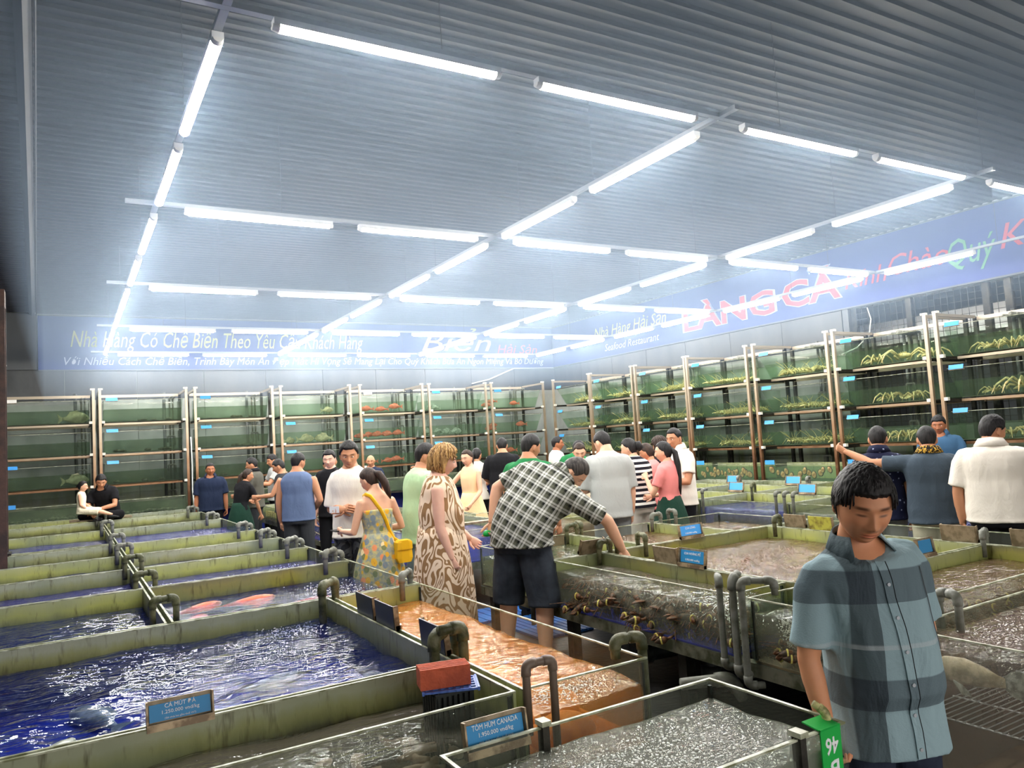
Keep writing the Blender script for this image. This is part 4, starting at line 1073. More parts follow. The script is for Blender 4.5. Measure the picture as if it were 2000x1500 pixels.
# the bending man and the woman in the patterned dress
person('plaid', 'man in a dark plaid shirt bending over a tank, arm in the water', 2.93, 4.95, -38, 1.80, 'light', 'buzz', 'hair_grey', top='shirt', topm='shirt_plaid', bottom='shorts', botm='denim_dark', build=1.26, lean=(44, 32), head=(60, -55, 24),
       L=((.95, -.55, -.50), (.02, -.30, -1)), Rr=((.55, .75, -.62), (.15, .55, -1)), vox=.011, hem=.84, collar=True, palms=((-.2, -1, .3), None), curls=(30, 20), legs=(((-.16, .02, .48), (-.17, -.02, .085)), ((.14, .04, .48), (.15, .0, .085))), sleeve=.80, cuff=.06)
person('dress', 'woman with wavy blond hair in a brown and cream patterned sleeveless dress', 2.52, 5.48, -92, 1.69, 'pale', 'bob', 'hair_blond', fem=1, top='sleeveless', topm='dress_swirl', bottom='gown', botm='dress_swirl', build=1.30, loose=1.06, head=(12, 4, 0), eyes=True,
       L=LOWF, Rr=((.10, .02, -1), (.02, .32, -1)), vox=.012, hem=.95, curls=(26, 30), belly=.02)
person('mint', 'man in a pale green shirt and denim shorts looking right', 2.77, 6.47, -72, 1.72, 'tan', 'crop', top='tee', topm='cloth_green_pale', bottom='shorts', botm='denim_light', build=1.10, lean=(6, 0), head=(4, -14, 0), eyes=True, Rr=((.1, .10, -1), (.0, .34, -1)), L=FWD, vox=.012, sleeve=.82, hem=.80, cuff=.02)
person('whitetee', 'young man in a white shirt looking left, holding a slip of paper', 2.34, 7.05, 150, 1.78, 'tan', 'messy', top='tee', topm='cloth_white', bottom='pants', botm='pants_camo', build=.98, head=(14, 28, 0), eyes=True, Rr=((.18, .06, -1), (-.95, .62, .08)), L=((.22, .1, -1), (-.85, .72, .05)), vox=.012, hem=.82, sleeve=.92)
person('floral', 'woman in a yellow floral sundress with a brown ponytail, back to the camera', 2.30, 6.28, 22, 1.545, 'light', 'tied', 'hair_brown', fem=1, top='cami', topm='dress_floral', bottom='skirt', botm='dress_floral', build=1.0, head=(26, 26, 0), lean=(4, 0),
       L=((.28, .05, -1), (.1, .95, .0)), Rr=((.42, .05, -1), (-.35, .8, -.1)), vox=.012, hem=1.0, tail=([(0, -.085, .035), (0, -.135, .0), (.01, -.150, -.10), (.015, -.14, -.2), (.02, -.13, -.26)], [.028, .038, .042, .030, .006]))
person('tank', 'man in a blue grey sleeveless top with cropped hair, back to the camera', 2.50, 9.62, -12, 1.70, 'tan', 'crop', top='sleeveless', topm='cloth_bluegrey', bottom='pants', botm='cloth_charcoal', build=1.10, head=(4, -30, 0), L=((.18, .04, -1), (.0, .3, -1)), Rr=((.30, .02, -1), (-.45, .7, -.5)), hem=.84)
person('navy', 'man in a navy polo facing the camera at the far end of the aisle', 2.18, 14.15, 176, 1.61, 'brown', 'crop', top='polo', topm='cloth_navy', bottom='pants', botm='cloth_black', build=1.16, collar=True, eyes=True, head=(0, 10, 0), sleeve=.85)
person('apron', 'woman with a long ponytail in a black top and dark green apron', 2.44, 13.0, -40, 1.50, 'tan', 'tied', 'hair_brown', fem=1, top='tee', topm='cloth_black', bottom='skirt', botm='cloth_dkgreen', lean=(14, 8), Rr=((.25, .25, -1), (.12, .3, -1)), L=FWD, head=(8, -40, 0), tail=([(0, -.09, .04), (0, -.13, -.02), (-.01, -.14, -.14), (-.02, -.13, -.3), (-.02, -.12, -.38)], [.026, .036, .036, .026, .006]))
person('olive', 'man in a grey brown polo looking left near the far racks', 2.80, 13.55, 70, 1.66, 'tan', 'short', top='polo', topm='cloth_olive_grey', bottom='pants', botm='cloth_charcoal', collar='cloth_black', L=FWD, Rr=FWD, head=(8, 10, 0))
person('pointer', 'man in a pale shirt holding out his hand at the far tanks', 3.42, 14.72, 105, 1.70, 'tan', 'fringe', top='tee', topm='cloth_grey', bottom='pants', botm='cloth_black', L=((.1, .6, -.7), (-.1, 1, .1)), Rr=((.2, .5, -.8), (-.1, 1, .25)), head=(10, 0, 0))
person('vest', 'man in a charcoal sleeveless top picking at something, behind the sleeveless man', 2.93, 12.15, 78, 1.62, 'tan', 'fringe', top='sleeveless', topm='cloth_charcoal', bottom='pants', botm='cloth_black', L=((.1, .45, -.8), (-.25, 1, -.05)), Rr=((.1, .45, -.8), (-.25, 1, -.1)), head=(16, 0, 0))
person('cyan', 'boy in a light blue and white shirt with a black cross bag', 3.45, 11.45, 176, 1.62, 'tan', 'fringe', top='tee', topm='shirt_cyan', bottom='pants', botm='cloth_grey_mid', head=(26, 6, 0), L=LOWF)
person('behind', 'man in a black shirt half hidden behind the light blue boy', 3.74, 12.2, 176, 1.64, 'tan', 'short', top='tee', topm='cloth_black', bottom='pants', botm='cloth_black', head=(2, 10, 0))
person('peek', 'young man in black peering from behind the white shirt man', 3.02, 9.92, 165, 1.71, 'pale', 'short', top='tee', topm='cloth_black', bottom='pants', botm='cloth_black', head=(8, 0, 0), build=.9)
person('bald', 'bald man low behind the floral dress woman by the back racks', 4.80, 13.3, 172, 1.58, 'tan', 'bald', top='tee', topm='cloth_navy', bottom='pants', botm='cloth_black')
person('chin', 'man in a slate shirt with a hand at his chin behind the green scale', 5.02, 11.15, 120, 1.66, 'tan', 'short', top='tee', topm='cloth_slate', bottom='pants', botm='cloth_black', Rr=((.3, .4, -.8), (-.45, .5, .9)), L=((.2, .3, -.9), (-.4, .9, -.1)))
person('peach', 'woman in a peach dress pointing down, mostly hidden by the patterned dress', 4.78, 9.35, 140, 1.60, 'light', 'tied', 'hair_brown', fem=1, top='sleeveless', topm='cloth_peach', bottom='skirt', botm='cloth_peach', Rr=((.6, .45, -.75), (.3, .6, -.75)), L=LOWF, hem=.95)
person('pony', 'woman in a white shirt with a clipped black ponytail, back to the camera', 5.62, 10.75, 8, 1.60, 'tan', 'tied', fem=1, top='tee', topm='cloth_white', bottom='pants', botm='cloth_black', head=(8, -40, 0), Rr=((.2, .3, -.9), (-.4, .8, -.3)), L=LOWF, tail=([(0, -.09, .05), (0, -.13, .0), (0, -.135, -.12), (0, -.125, -.26), (0, -.12, -.34)], [.026, .036, .034, .024, .006]))
person('blackback', 'broad man in a black shirt, back to the camera, beside the white shirt ponytail woman', 5.85, 10.30, 0, 1.74, 'tan', 'crop', top='shirt', topm='cloth_black', bottom='pants', botm='cloth_black', build=1.2, L=((.25, .25, -1), (-.3, .8, -.3)), sleeve=1.0)
person('green', 'man in a dark green shirt behind the bending plaid shirt man', 3.86, 6.30, -20, 1.74, 'tan', 'short', top='tee', topm='cloth_green', bottom='pants', botm='cloth_charcoal', build=1.14, head=(10, -34, 0), Rr=((.12, .12, -1), (0, .25, -1)), eyes=False, hem=.82)
person('glasses', 'youth in a white shirt looking right near the far corner', 7.25, 10.9, -80, 1.70, 'brown', 'short', top='tee', topm='cloth_white', bottom='pants', botm='cloth_black', head=(-2, -8, 0))
person('greenback', 'man in a green shirt leaning over, back to the camera near the far corner', 6.68, 9.65, -18, 1.66, 'tan', 'short', top='tee', topm='cloth_green', bottom='pants', botm='cloth_black', build=1.15, lean=(22, 6), head=(14, -40, 0))
person('cami', 'woman in a white camisole top looking down, facing the camera', 5.64, 7.95, 178, 1.62, 'light', 'tied', 'hair_brown', fem=1, top='cami', topm='cloth_cream', bottom='pants', botm='cloth_brown', head=(24, 4, 0), eyes=True, closed=True, L=((.16, .1, -1), (-.15, .5, -.9)), Rr=((.16, .05, -1), (-.1, .4, -.95)), hem=.86)
person('greytee', 'man in a light grey shirt and grey shorts, back to the camera, head bowed left', 4.84, 6.32, 12, 1.75, 'light', 'crop', top='tee', topm='cloth_grey', bottom='pants', botm='cloth_grey_mid', build=1.10, lean=(7, 0), head=(24, 26, 0), L=((.22, .12, -1), (-.5, .75, .1)), Rr=((.14, .04, -1), (.0, .22, -1)), sleeve=.95, hem=.80)
person('hidden', 'dark haired person half hidden right of the grey shirt man', 5.80, 7.6, 60, 1.62, 'tan', 'short', top='tee', topm='cloth_black', bottom='pants', botm='cloth_black')
person('stripe', 'woman in a black and white striped top and white trousers, back to the camera', 5.58, 6.78, 40, 1.64, 'light', 'tied', fem=1, top='tee', topm='top_striped', bottom='pants', botm='cloth_white', build=1.16, lean=(5, 0), head=(12, 30, 0), L=FWD, Rr=FWD, tail=([(0, -.08, .03), (0, -.12, .02), (0, -.13, -.03), (0, -.11, -.06)], [.035, .05, .045, .01]), hem=.86)
person('hair2', 'dark haired woman glimpsed between the striped top and the pink shirt', 6.12, 7.15, 70, 1.56, 'tan', 'tied', 'hair_brown', fem=1, top='tee', topm='cloth_pink', bottom='pants', botm='cloth_black', head=(14, 0, 0))
person('pink', 'woman in a pink shirt and green apron with a long black ponytail', 5.55, 6.22, 62, 1.58, 'light', 'tied', fem=1, top='tee', topm='cloth_pink', bottom='skirt', botm='cloth_dkgreen', build=1.02, head=(4, 16, 0), eyes=True, L=((.2, .35, -.9), (-.5, .6, .75)), Rr=FWD, tail=([(0, -.09, .03), (0, -.13, -.02), (-.02, -.145, -.16), (-.03, -.14, -.34), (-.04, -.135, -.50)], [.026, .034, .036, .030, .006]), hem=.84)
person('whitepolo', 'man in a white polo with folded arms, right of the pink shirt woman', 6.06, 6.60, 128, 1.72, 'tan', 'crop', top='polo', topm='cloth_white', bottom='pants', botm='cloth_black', build=1.06, head=(6, 12, 0), eyes=True, collar=True, L=((.16, .25, -1), (-.85, .6, .1)), Rr=((.16, .25, -1), (-.85, .6, .0)))
person('hair3', 'brown haired woman behind the white polo man', 6.50, 7.35, 60, 1.62, 'tan', 'bob', 'hair_brown', fem=1, top='tee', topm='cloth_black', bottom='pants', botm='cloth_black')
person('navyprint', 'man in a navy printed shirt with a friend\'s arm round him, back to the camera', 6.27, 4.24, -4, 1.62, 'tan', 'crop', top='shirt', topm='shirt_navy_print', bottom='pants', botm='cloth_grey_mid', build=1.04, collar=True)
person('blacktee', 'man in a black shirt, arm round his friend, back to the camera', 6.30, 3.80, 6, 1.60, 'tan', 'crop', top='tee', topm='cloth_slate', bottom='pants', botm='cloth_khaki', build=1.16, L=((.95, .12, .05), (.55, .3, .32)), Rr=((.45, .05, -1), (-.5, .7, -.3)), hem=.82, collar='scarf_gold')
person('phone', 'man in a blue shirt raising a phone, facing the camera before the right racks', 9.40, 5.50, 172, 1.68, 'brown', 'fringe', top='shirt', topm='cloth_teal', bottom='pants', botm='cloth_black', collar=True, eyes=True, build=1.1, head=(8, 0, 0), Rr=((.15, .5, -.9), (-.35, .6, .75)), L=LOWF)
person('whiteright', 'man in a white polo and black shorts, back to the camera at the right', 6.24, 3.26, 2, 1.66, 'tan', 'messy', top='polo', topm='cloth_white', bottom='pants', botm='cloth_black', build=1.20, head=(10, -52, 0), L=((.20, .02, -1), (-.06, .12, -1)), Rr=((.42, .15, -.95), (.35, .7, -.35)), collar=True, hem=.84, sleeve=.82)
person('father', 'man in a black and blue shirt crouching with a small girl by the back rack', .62, 14.42, 160, 1.66, 'tan', 'fringe', top='polo', topm='cloth_black', bottom='pants', botm='cloth_black', z0=-.06, pelvis=.925, head=(24, 22, 0), L=((.2, .5, -.9), (-.9, .7, -.2)), Rr=((.2, .45, -.9), (-.6, .8, -.35)), legs=(((-.30, .32, .95), (.02, .36, .96)), ((.30, .32, .95), (-.02, .30, .96))), collar=True, lean=(24, 6))
person('girl', 'small girl in a patterned white top with bare legs, held by the crouching man', .22, 14.05, -105, .95, 'light', 'tied', fem=1, top='sleeveless', topm='cloth_cream', bottom='shorts', botm='cloth_cream', z0=.47, hscale=1.28, hoff=(0, 0, .02), head=(6, 0, 0), Rr=((.1, .1, -1), (-.2, .7, -.6)), L=((.1, .2, -1), (-.2, .7, -.4)), legs=(((-.09, .42, .86), (-.08, .78, .72)), ((.09, .42, .86), (.08, .78, .74))), tail=([(0, -.08, .05), (0, -.14, .03), (0, -.16, -.03)], [.02, .03, .006]), vox=.016)

# ---------------------------------------------------------------- sea life
simple('lobster_dark', c3(124, 80, 46), .45, 0, n2=c3(58, 48, 34), nscale=26, bump=.3, bscale=120); simple('band_yellow', c3(238, 224, 120), .45)
simple('crab_cream', c3(236, 218, 164), .5, 0, n2=c3(206, 178, 118), nscale=22, bump=.3, bscale=140); simple('crab_brown', c3(116, 82, 50), .5, 0, n2=c3(60, 44, 30), nscale=20, bump=.3)
simple('prawn_tan', c3(240, 226, 164), .5, 0, n2=c3(190, 164, 96), nscale=30); simple('fish_red', c3(232, 128, 104), .4, 0, n2=c3(206, 92, 74), nscale=16); simple('fish_orange', c3(240, 92, 58), .4, 0, n2=c3(220, 116, 70), nscale=9)
simple('fish_silver', c3(176, 184, 176), .35, 0, n2=c3(120, 130, 120), nscale=14); simple('fish_pale', c3(206, 196, 164), .45, 0, n2=c3(160, 152, 124), nscale=12); simple('worm_flesh', c3(196, 172, 150), .45, 0, n2=c3(150, 126, 106), nscale=9, coord='geo', bump=.15)
simple('squid_orange', c3(240, 158, 46), .45, 0, n2=c3(206, 122, 34), nscale=9); simple('shell_tan', c3(204, 162, 110), .6, 0, n2=c3(160, 108, 66), nscale=30); simple('shell_dark', c3(78, 66, 54), .7, 0, n2=c3(44, 40, 34), nscale=24, bump=.4)
simple('oyster', c3(120, 118, 100), .7, 0, n2=c3(66, 68, 58), nscale=26, bump=.4); simple('net_black', c3(28, 36, 30), .7, 0, n2=c3(52, 66, 50), nscale=40, bump=.4)
FIRST = {}
def place(key, make, label, cat, loc, rz=0, sc=1, group=None, tilt=(0, 0)):
    if key not in FIRST: FIRST[key] = make(); o = FIRST[key]
    else: o = copy_tree(FIRST[key])
    o.location = loc; o.rotation_euler = (tilt[0], tilt[1], rz); o.scale = (sc, sc, sc)
    for k in ('label', 'category', 'group'):
        if k in o: del o[k]
    return tag(o, label, cat, group)
def legs_of(m, n, L, spread, r, z0=.03, yr=(-.05, .05), xw=.05, up=.05):
    for s in (-1, 1):
        for k in range(n):
            y = yr[0]+(yr[1]-yr[0])*k/max(1, n-1); a = spread*(k/max(1, n-1)-.5)*2
            d = Vector((s*math.cos(a), math.sin(a), 0)); p = Vector((s*xw, y, z0))
            m.tube([p, p+d*L*.42+Vector((0, 0, up)), p+d*L*.8+Vector((0, 0, -z0*.2)), p+d*L+Vector((0, 0, -z0*.95))], [r, r*.9, r*.6, r*.2], 5)
def mk_lobster():
    m = MB(); m.tube([(0, .10, .035), (0, .07, .042), (0, 0, .045), (0, -.06, .042), (0, -.11, .036), (0, -.17, .026), (0, -.20, .018)], [.012, .032, .040, .036, .030, .022, .012], 9, flat=1)
    m.tube([(0, -.19, .018), (0, -.215, .012), (0, -.25, .008)], [(.004, .02), (.006, .05), (.003, .055)], 8, side=(0, 0, 1))
    legs_of(m, 4, .11, .6, .006, .03, (-.04, .05), .03, .04)
    o = m.build('lobster', 'lobster_dark', None, smooth=True)
    for s in (-1, 1):
        c = MB(); c.tube([(s*.03, .07, .03), (s*.075, .12, .035), (s*.06, .15, .03)], [.009, .011, .010], 6); c.tube([(s*.06, .145, .03), (s*.062, .175, .03), (s*.05, .215, .028), (s*.035, .25, .026)], [.012, .028, .024, .004], 8, flat=.6)
        c.tube([(s*.045, .16, .03), (s*.026, .19, .03), (s*.026, .23, .028)], [.008, .012, .003], 6, flat=.7); c.build('claw', 'lobster_dark', o, smooth=True)
        MB().tube([(s*.056, .192, .03), (s*.052, .202, .03)], .031, 10, flat=.7).build('claw_band', 'band_yellow', o)
        a = MB(); a.tube([(s*.012, .10, .04), (s*.05, .20, .09), (s*.12, .30, .10)], [.003, .002, .001], 4); a.build('antenna', 'lobster_dark', o)
    return o
def mk_crab(mat, k=1.0):
    def f():
        m = MB(); m.ell((0, 0, .045), (.085, .062, .030), 14, 8); legs_of(m, 4, .15, .75, .008, .04, (-.045, .03), .06, .05)
        for s in (-1, 1):
            m.tube([(s*.06, .04, .04), (s*.10, .085, .045), (s*.075, .12, .04)], [.011, .013, .012], 6); m.tube([(s*.078, .115, .04), (s*.06, .145, .04), (s*.03, .165, .035)], [.014, .024, .004], 7, flat=.6)
        return m.build('crab', mat, None, smooth=True)
    return f
def mk_king():
    m = MB(); m.ell((0, 0, .10), (.10, .095, .045), 16, 10)
    for k in range(26):
        a = rnd(0, 6.28); r = rnd(.2, 1); m.tube([(.09*r*math.cos(a), .085*r*math.sin(a), .10+.043*math.sqrt(1-r*r*.9)), (.098*r*math.cos(a), .093*r*math.sin(a), .12+.045*math.sqrt(1-r*r*.9))], [.006, .001], 4)
    t = thing('king_crab', 'x', 'crab'); m.build('shell', 'crab_cream', t, smooth=True)
    for s in (-1, 1):
        for k in range(3):
            a = R(-28+30*k); d = Vector((s*math.cos(a), math.sin(a), 0)); p = Vector((s*.085, -.05+.05*k, .10)); up = Vector((0, 0, 1))
            MB().tube([p, p+d*.11+up*.09, p+d*.12+up*.095, p+d*.23+up*.02, p+d*.24+up*.012, p+d*.30-up*.095], [.016, .015, .013, .014, .011, .004], 6).build('leg', 'crab_cream', t, smooth=True)
        MB().tube([(s*.07, .07, .09), (s*.13, .13, .11), (s*.10, .19, .08), (s*.08, .21, .07), (s*.05, .26, .05)], [.014, .016, .018, .026, .004], 7).build('claw', 'crab_cream', t, smooth=True)
    return t
def mk_prawn():
    m = MB(); m.tube([(.10, 0, .03), (.05, 0, .045), (0, 0, .045), (-.05, 0, .04), (-.09, 0, .025), (-.12, 0, .01)], [.010, .024, .026, .021, .014, .004], 7)
    for s in (-1, 1):
        for k in range(5): m.tube([(.06-.03*k, s*.015, .035), (.09-.035*k, s*.07, .075), (.10-.045*k, s*.12, .01)], [.005, .004, .0015], 4)
        m.tube([(.10, s*.008, .035), (.17, s*.05, .11), (.22, s*.10, .16)], [.004, .003, .001], 4); m.tube([(.08, s*.02, .03), (.15, s*.05, .05), (.20, s*.03, .04)], [.007, .009, .003], 5)
    return m.build('langoustine', 'prawn_tan', None, smooth=True)
def mk_fish(mat, name='fish', deep=1.0):
    def f():
        m = MB(); m.tube([(.19, 0, 0), (.17, 0, .003), (.12, 0, .008), (.05, 0, .012), (-.04, 0, .008), (-.11, 0, .003), (-.155, 0, 0)], [(.006, .005), (.026*deep, .016), (.055*deep, .026), (.066*deep, .030), (.052*deep, .022), (.026*deep, .012), (.016*deep, .006)], 12, side=(0, 0, 1))
        o = m.build(name, mat, None, smooth=True)
        MB().add([(-.15, -.002, .014*deep), (-.15, -.002, -.014*deep), (-.22, -.001, -.06*deep), (-.20, -.001, 0), (-.22, -.001, .06*deep), (-.15, .002, .014*deep), (-.15, .002, -.014*deep), (-.22, .001, -.06*deep), (-.20, .001, 0), (-.22, .001, .06*deep)], [(0, 1, 2, 3, 4), (9, 8, 7, 6, 5), (0, 5, 6, 1), (1, 6, 7, 2), (2, 7, 8, 3), (3, 8, 9, 4), (4, 9, 5, 0)]).build('tail_fin', mat, o)
        MB().add([(.09, -.002, .055*deep), (.03, -.002, .095*deep), (-.06, -.002, .080*deep), (-.10, -.002, .03*deep), (.09, .002, .055*deep), (.03, .002, .095*deep), (-.06, .002, .080*deep), (-.10, .002, .03*deep)], [(0, 1, 2, 3), (7, 6, 5, 4), (0, 4, 5, 1), (1, 5, 6, 2), (2, 6, 7, 3), (3, 7, 4, 0)]).build('back_fin', mat, o)
        for s in (-1, 1): MB().ell((.155, s*.0165, .012), (.007, .004, .007), 8, 5).build('eye', 'eye_dark', o)
        return o
    return f
def mk_abalone():
    o = MB().ell((0, 0, 0), (.048, .014, .062), 14, 8).build('abalone', 'shell_dark', None, smooth=True)
    MB().ell((0, -.008, 0), (.038, .010, .050), 14, 8).build('foot', 'shell_tan', o, smooth=True); return o
def mk_oyster():
    m = MB()
    m.ell((0, 0, .02), (.06, .045, .022), 9, 6)
    m.v = [tuple(Vector(v)*(1+.25*mnoise.noise(Vector(v)*40))) for v in m.v]; return m.build('oyster', 'oyster', None)
random.seed(11)
# lobsters in the clear fronted tanks along the aisle
n = 0
for lay in range(5):
    for k in range(13 if lay < 3 else 10):
        y = 3.17+1.45*(k+rnd(.2, .8))/(13 if lay < 3 else 10); x = 3.17+.10*((k+lay) % 3)+rnd(-.015, .02)
        if k == 10 and lay < 2: continue
        place('lob', mk_lobster, 'dark lobster piled in the clear fronted tank along the aisle, claws banded yellow', 'lobster', (x, y, .462+.034*lay+rnd(0, .01)), rnd(0, 6.28), rnd(.74, .92), 'lobsters in the aisle tank', (rnd(-.25, .25), rnd(-.25, .25)))
for lay in range(2):
    for k in range(5): place('lob', mk_lobster, 'dark lobster lying in the bubble column tank beside the lobster tank', 'lobster', (3.22+.10*(k % 3), 2.36+.10*k, .462+.04*lay), rnd(0, 6.28), .75, 'lobsters in the bubble tank', (rnd(-.2, .2), rnd(-.2, .2)))
for k in range(16): place('lob', mk_lobster, 'dark lobster behind the front glass of the brown water tank', 'lobster', (3.78+1.5*(k/16)+rnd(-.02, .03), 2.40+.20*(k % 3)*.5+rnd(0, .1), .462+.045*(k % 3)), rnd(0, 6.28), .8, 'lobsters in the brown water tank', (rnd(-.2, .2), rnd(-.2, .2)))
# crabs
for k in range(90):
    x, y = rnd(3.68, 5.26), rnd(3.05, 4.67)
    if (x-4.25)**2/.10+(y-3.95)**2/.05 < 1: continue
    place('crabb', mk_crab('crab_brown'), 'brown crab heaped in the broad tank behind the lobsters', 'crab', (x, y, .475+rnd(0, .10)), rnd(0, 6.28), rnd(.8, 1.05), 'brown crabs in the broad tank', (rnd(-.3, .3), rnd(-.3, .3)))
for k in range(22): place('crabt', mk_crab('crab_cream'), 'tan crab in the clear corner tank by the pink shirt woman', 'crab', (rnd(5.13, 5.86), rnd(4.93, 5.84), .47+rnd(0, .06)), rnd(0, 6.28), .85, 'tan crabs in the corner tank')
for k in range(26): place('crabr', mk_crab('shell_tan'), 'tan shellfish in the clear backed tank before the grey shirt man', 'crab', (rnd(4.13, 4.9), rnd(4.92, 5.84), .47+rnd(0, .05)), rnd(0, 6.28), .75, 'tan shellfish in the clear backed tank')
for k in range(20): place('crabt', mk_crab('crab_cream'), 'pale crab in the clear fronted tank behind the green shirt man', 'crab', (3.14+.10*(k % 3)+rnd(0, .05), 7.22+1.3*k/20, .47+.05*(k % 2)), rnd(0, 6.28), .95, 'pale crabs in the aisle tank', (rnd(-.3, .3), rnd(-.3, .3)))
for k in range(12): place('prawn', mk_prawn, 'thin legged crustacean in the clear tank right of the sleeveless man', 'crustacean', (3.16+.12*(k % 3)+rnd(0, .05), 10.25+.75*k/12, .47+.05*(k % 2)), rnd(0, 6.28), 1.15, 'thin legged crustaceans in the aisle tank', (rnd(-.2, .2), rnd(-.2, .2)))
for k in range(14): place('crabt', mk_crab('crab_cream'), 'cream crab lying on top of the tank beside the light blue boy', 'crab', (rnd(3.55, 4.15), rnd(10.3, 10.9), .665), rnd(0, 6.28), .7, 'cream crabs beside the light blue boy')
# right wall racks: langoustines and king crabs; back wall racks: fish and shells
for i in range(7, 12):
    for k in range(3):
        for q in range(9 if k else 7):
            lx = .22+1.0*(q+rnd(.1, .9))/9
            o = place('prawn', mk_prawn, f'spiny tan crustacean in the {TIER[k]} tank of the {ORD[i-7]} rack from the far corner', 'crustacean', rk(i, lx, .50+rnd(-.08, .12), TB[k]+.014), rnd(0, 6.28), rnd(1.1, 1.55), f'spiny crustaceans, {TIER[k]} tank, {ORD[i-7]} rack')
for i, k, lx, ly, a, sc in ((12, 0, .36, .50, .3, .95), (12, 0, .78, .52, -.9, 1.15), (12, 0, 1.15, .55, 1.2, .9), (12, 1, .52, .48, .2, .9), (12, 1, .72, .60, 2, .9), (12, 1, .92, .50, .9, .8), (12, 2, .35, .50, 1, .9), (12, 2, .70, .50, .2, .95), (12, 2, .98, .52, 2.4, .9),
                            (13, 0, .42, .5, 1.3, .85), (13, 0, .68, .52, .4, .9), (13, 0, 1.0, .5, 2, .9), (13, 1, .40, .50, 1, .7), (13, 1, .80, .50, -.3, 1.25), (13, 1, 1.16, .55, .7, .9), (13, 2, .55, .5, .5, .8), (13, 2, .82, .52, 1.4, .85), (13, 2, 1.08, .5, 2.4, .8)):
    n += 1
    place('king', mk_king, f'pale king crab in the {TIER[k]} tank of the {"second nearest" if i == 12 else "nearest"} rack at right', 'crab', rk(i, lx, ly, TB[k]+.012), a, sc*.82, f'king crabs, {TIER[k]} tank of rack {i}'.replace('rack 12', 'the second nearest rack').replace('rack 13', 'the nearest rack'))
def rfish(i, k, items, key, mat, word, deep=1.0):
    for (lx, dz, a, sc) in items:
        p = rk(i, lx, .48+rnd(0, .15), TB[k]+.10+dz); place(key, mk_fish(mat, 'fish', deep), f'{word} in the {TIER[k]} tank of the {ORD[i]} rack, back wall', 'fish', p, a, sc, f'{word}, {TIER[k]} tank, rack {ORD[i]}')
rfish(4, 0, ((.35, 0, 3.3, .85), (.68, -.02, 3.0, .8), (1.0, .03, 3.3, .9)), 'red', 'fish_red', 'pinkish red fish')
rfish(4, 1, ((.18, -.02, 3.0, .8), (.36, 0, .2, .8), (.56, 0, 3.2, .85), (.80, 0, 3.0, .85), (1.05, .01, 3.4, .85)), 'red', 'fish_red', 'pinkish red fish')
rfish(4, 2, ((.40, -.02, 3.0, .8), (.75, -.02, .3, .8), (1.0, 0, 3.2, .85)), 'red', 'fish_red', 'pinkish red fish')
rfish(5, 0, ((.25, .0, .6, .8), (.34, -.02, 2.6, .75)), 'silv', 'fish_silver', 'silvery fish', 1.25)
rfish(5, 1, ((.2, 0, 3.0, .75), (.42, -.01, .2, .75), (.65, -.02, 3.2, .8), (.85, -.02, 0, .8)), 'silv', 'fish_silver', 'silvery fish', 1.25)
rfish(6, 0, ((.2, .0, 3.0, .8), (.3, .08, 3.1, .7), (.95, .02, 3.2, .75)), 'red', 'fish_red', 'pinkish red fish'); rfish(6, 1, ((.22, 0, 3.2, .8), (.3, .08, 0, .7), (1.1, .07, 3.2, .85)), 'red', 'fish_red', 'pinkish red fish'); rfish(6, 2, ((.8, .02, 3.1, .85),), 'red', 'fish_orange', 'orange fish')
rfish(3, 1, ((.30, -.04, .3, .7), (.62, -.02, 0, .95), (1.0, -.02, 3.1, 1.0)), 'pale', 'fish_pale', 'pale round fish', 1.3); rfish(3, 0, ((1.1, 0, 0, .7),), 'pale', 'fish_pale', 'pale round fish', 1.3); rfish(0, 0, ((1.15, 0, 0, 1.25),), 'pale', 'fish_pale', 'pale round fish', 1.3); rfish(0, 2, ((1.15, .01, 0, 1.1),), 'pale', 'fish_pale', 'pale round fish', 1.3)
for i, k, n_ in ((2, 1, 9), (2, 2, 7), (2, 0, 5), (1, 0, 5), (1, 1, 7), (1, 2, 5)):
    for q in range(n_): place('oys', mk_oyster, f'rough dark shell on the floor of the {TIER[k]} tank, {ORD[i]} rack, back wall', 'shell', rk(i, .25+rnd(0, .95), .5+rnd(-.08, .2), TB[k]+.014), rnd(0, 6.28), rnd(.9, 1.4), f'rough shells, {TIER[k]} tank, {ORD[i]} rack')
for i in (9, 10, 11, 12):
    for q in range(17 if i < 11 else 12):
        lx = .14+1.16*((q*.618) % 1); row = rnd(.0, 1)
        place('aba', mk_abalone, f'abalone stuck inside the low glass box of the {ORD[i-7]} rack, right wall', 'abalone', rk(i, lx, .058+.012*(q % 3), .745+.075+.11*row), R(-90)+rnd(-.3, .3), rnd(.85, 1.15), f'abalones in the low box of the {ORD[i-7]} rack', (0, rnd(-.7, .7)))
for i in range(3):
    for q in range(9): place('oys', mk_oyster, f'rough dark shell in the low tank at the foot of the {ORD[i]} rack', 'shell', rk(i, .15+1.15*q/9, .12+rnd(0, .2), .757), rnd(0, 6.28), rnd(1, 1.7), f'rough shells in the low tank, {ORD[i]} rack')
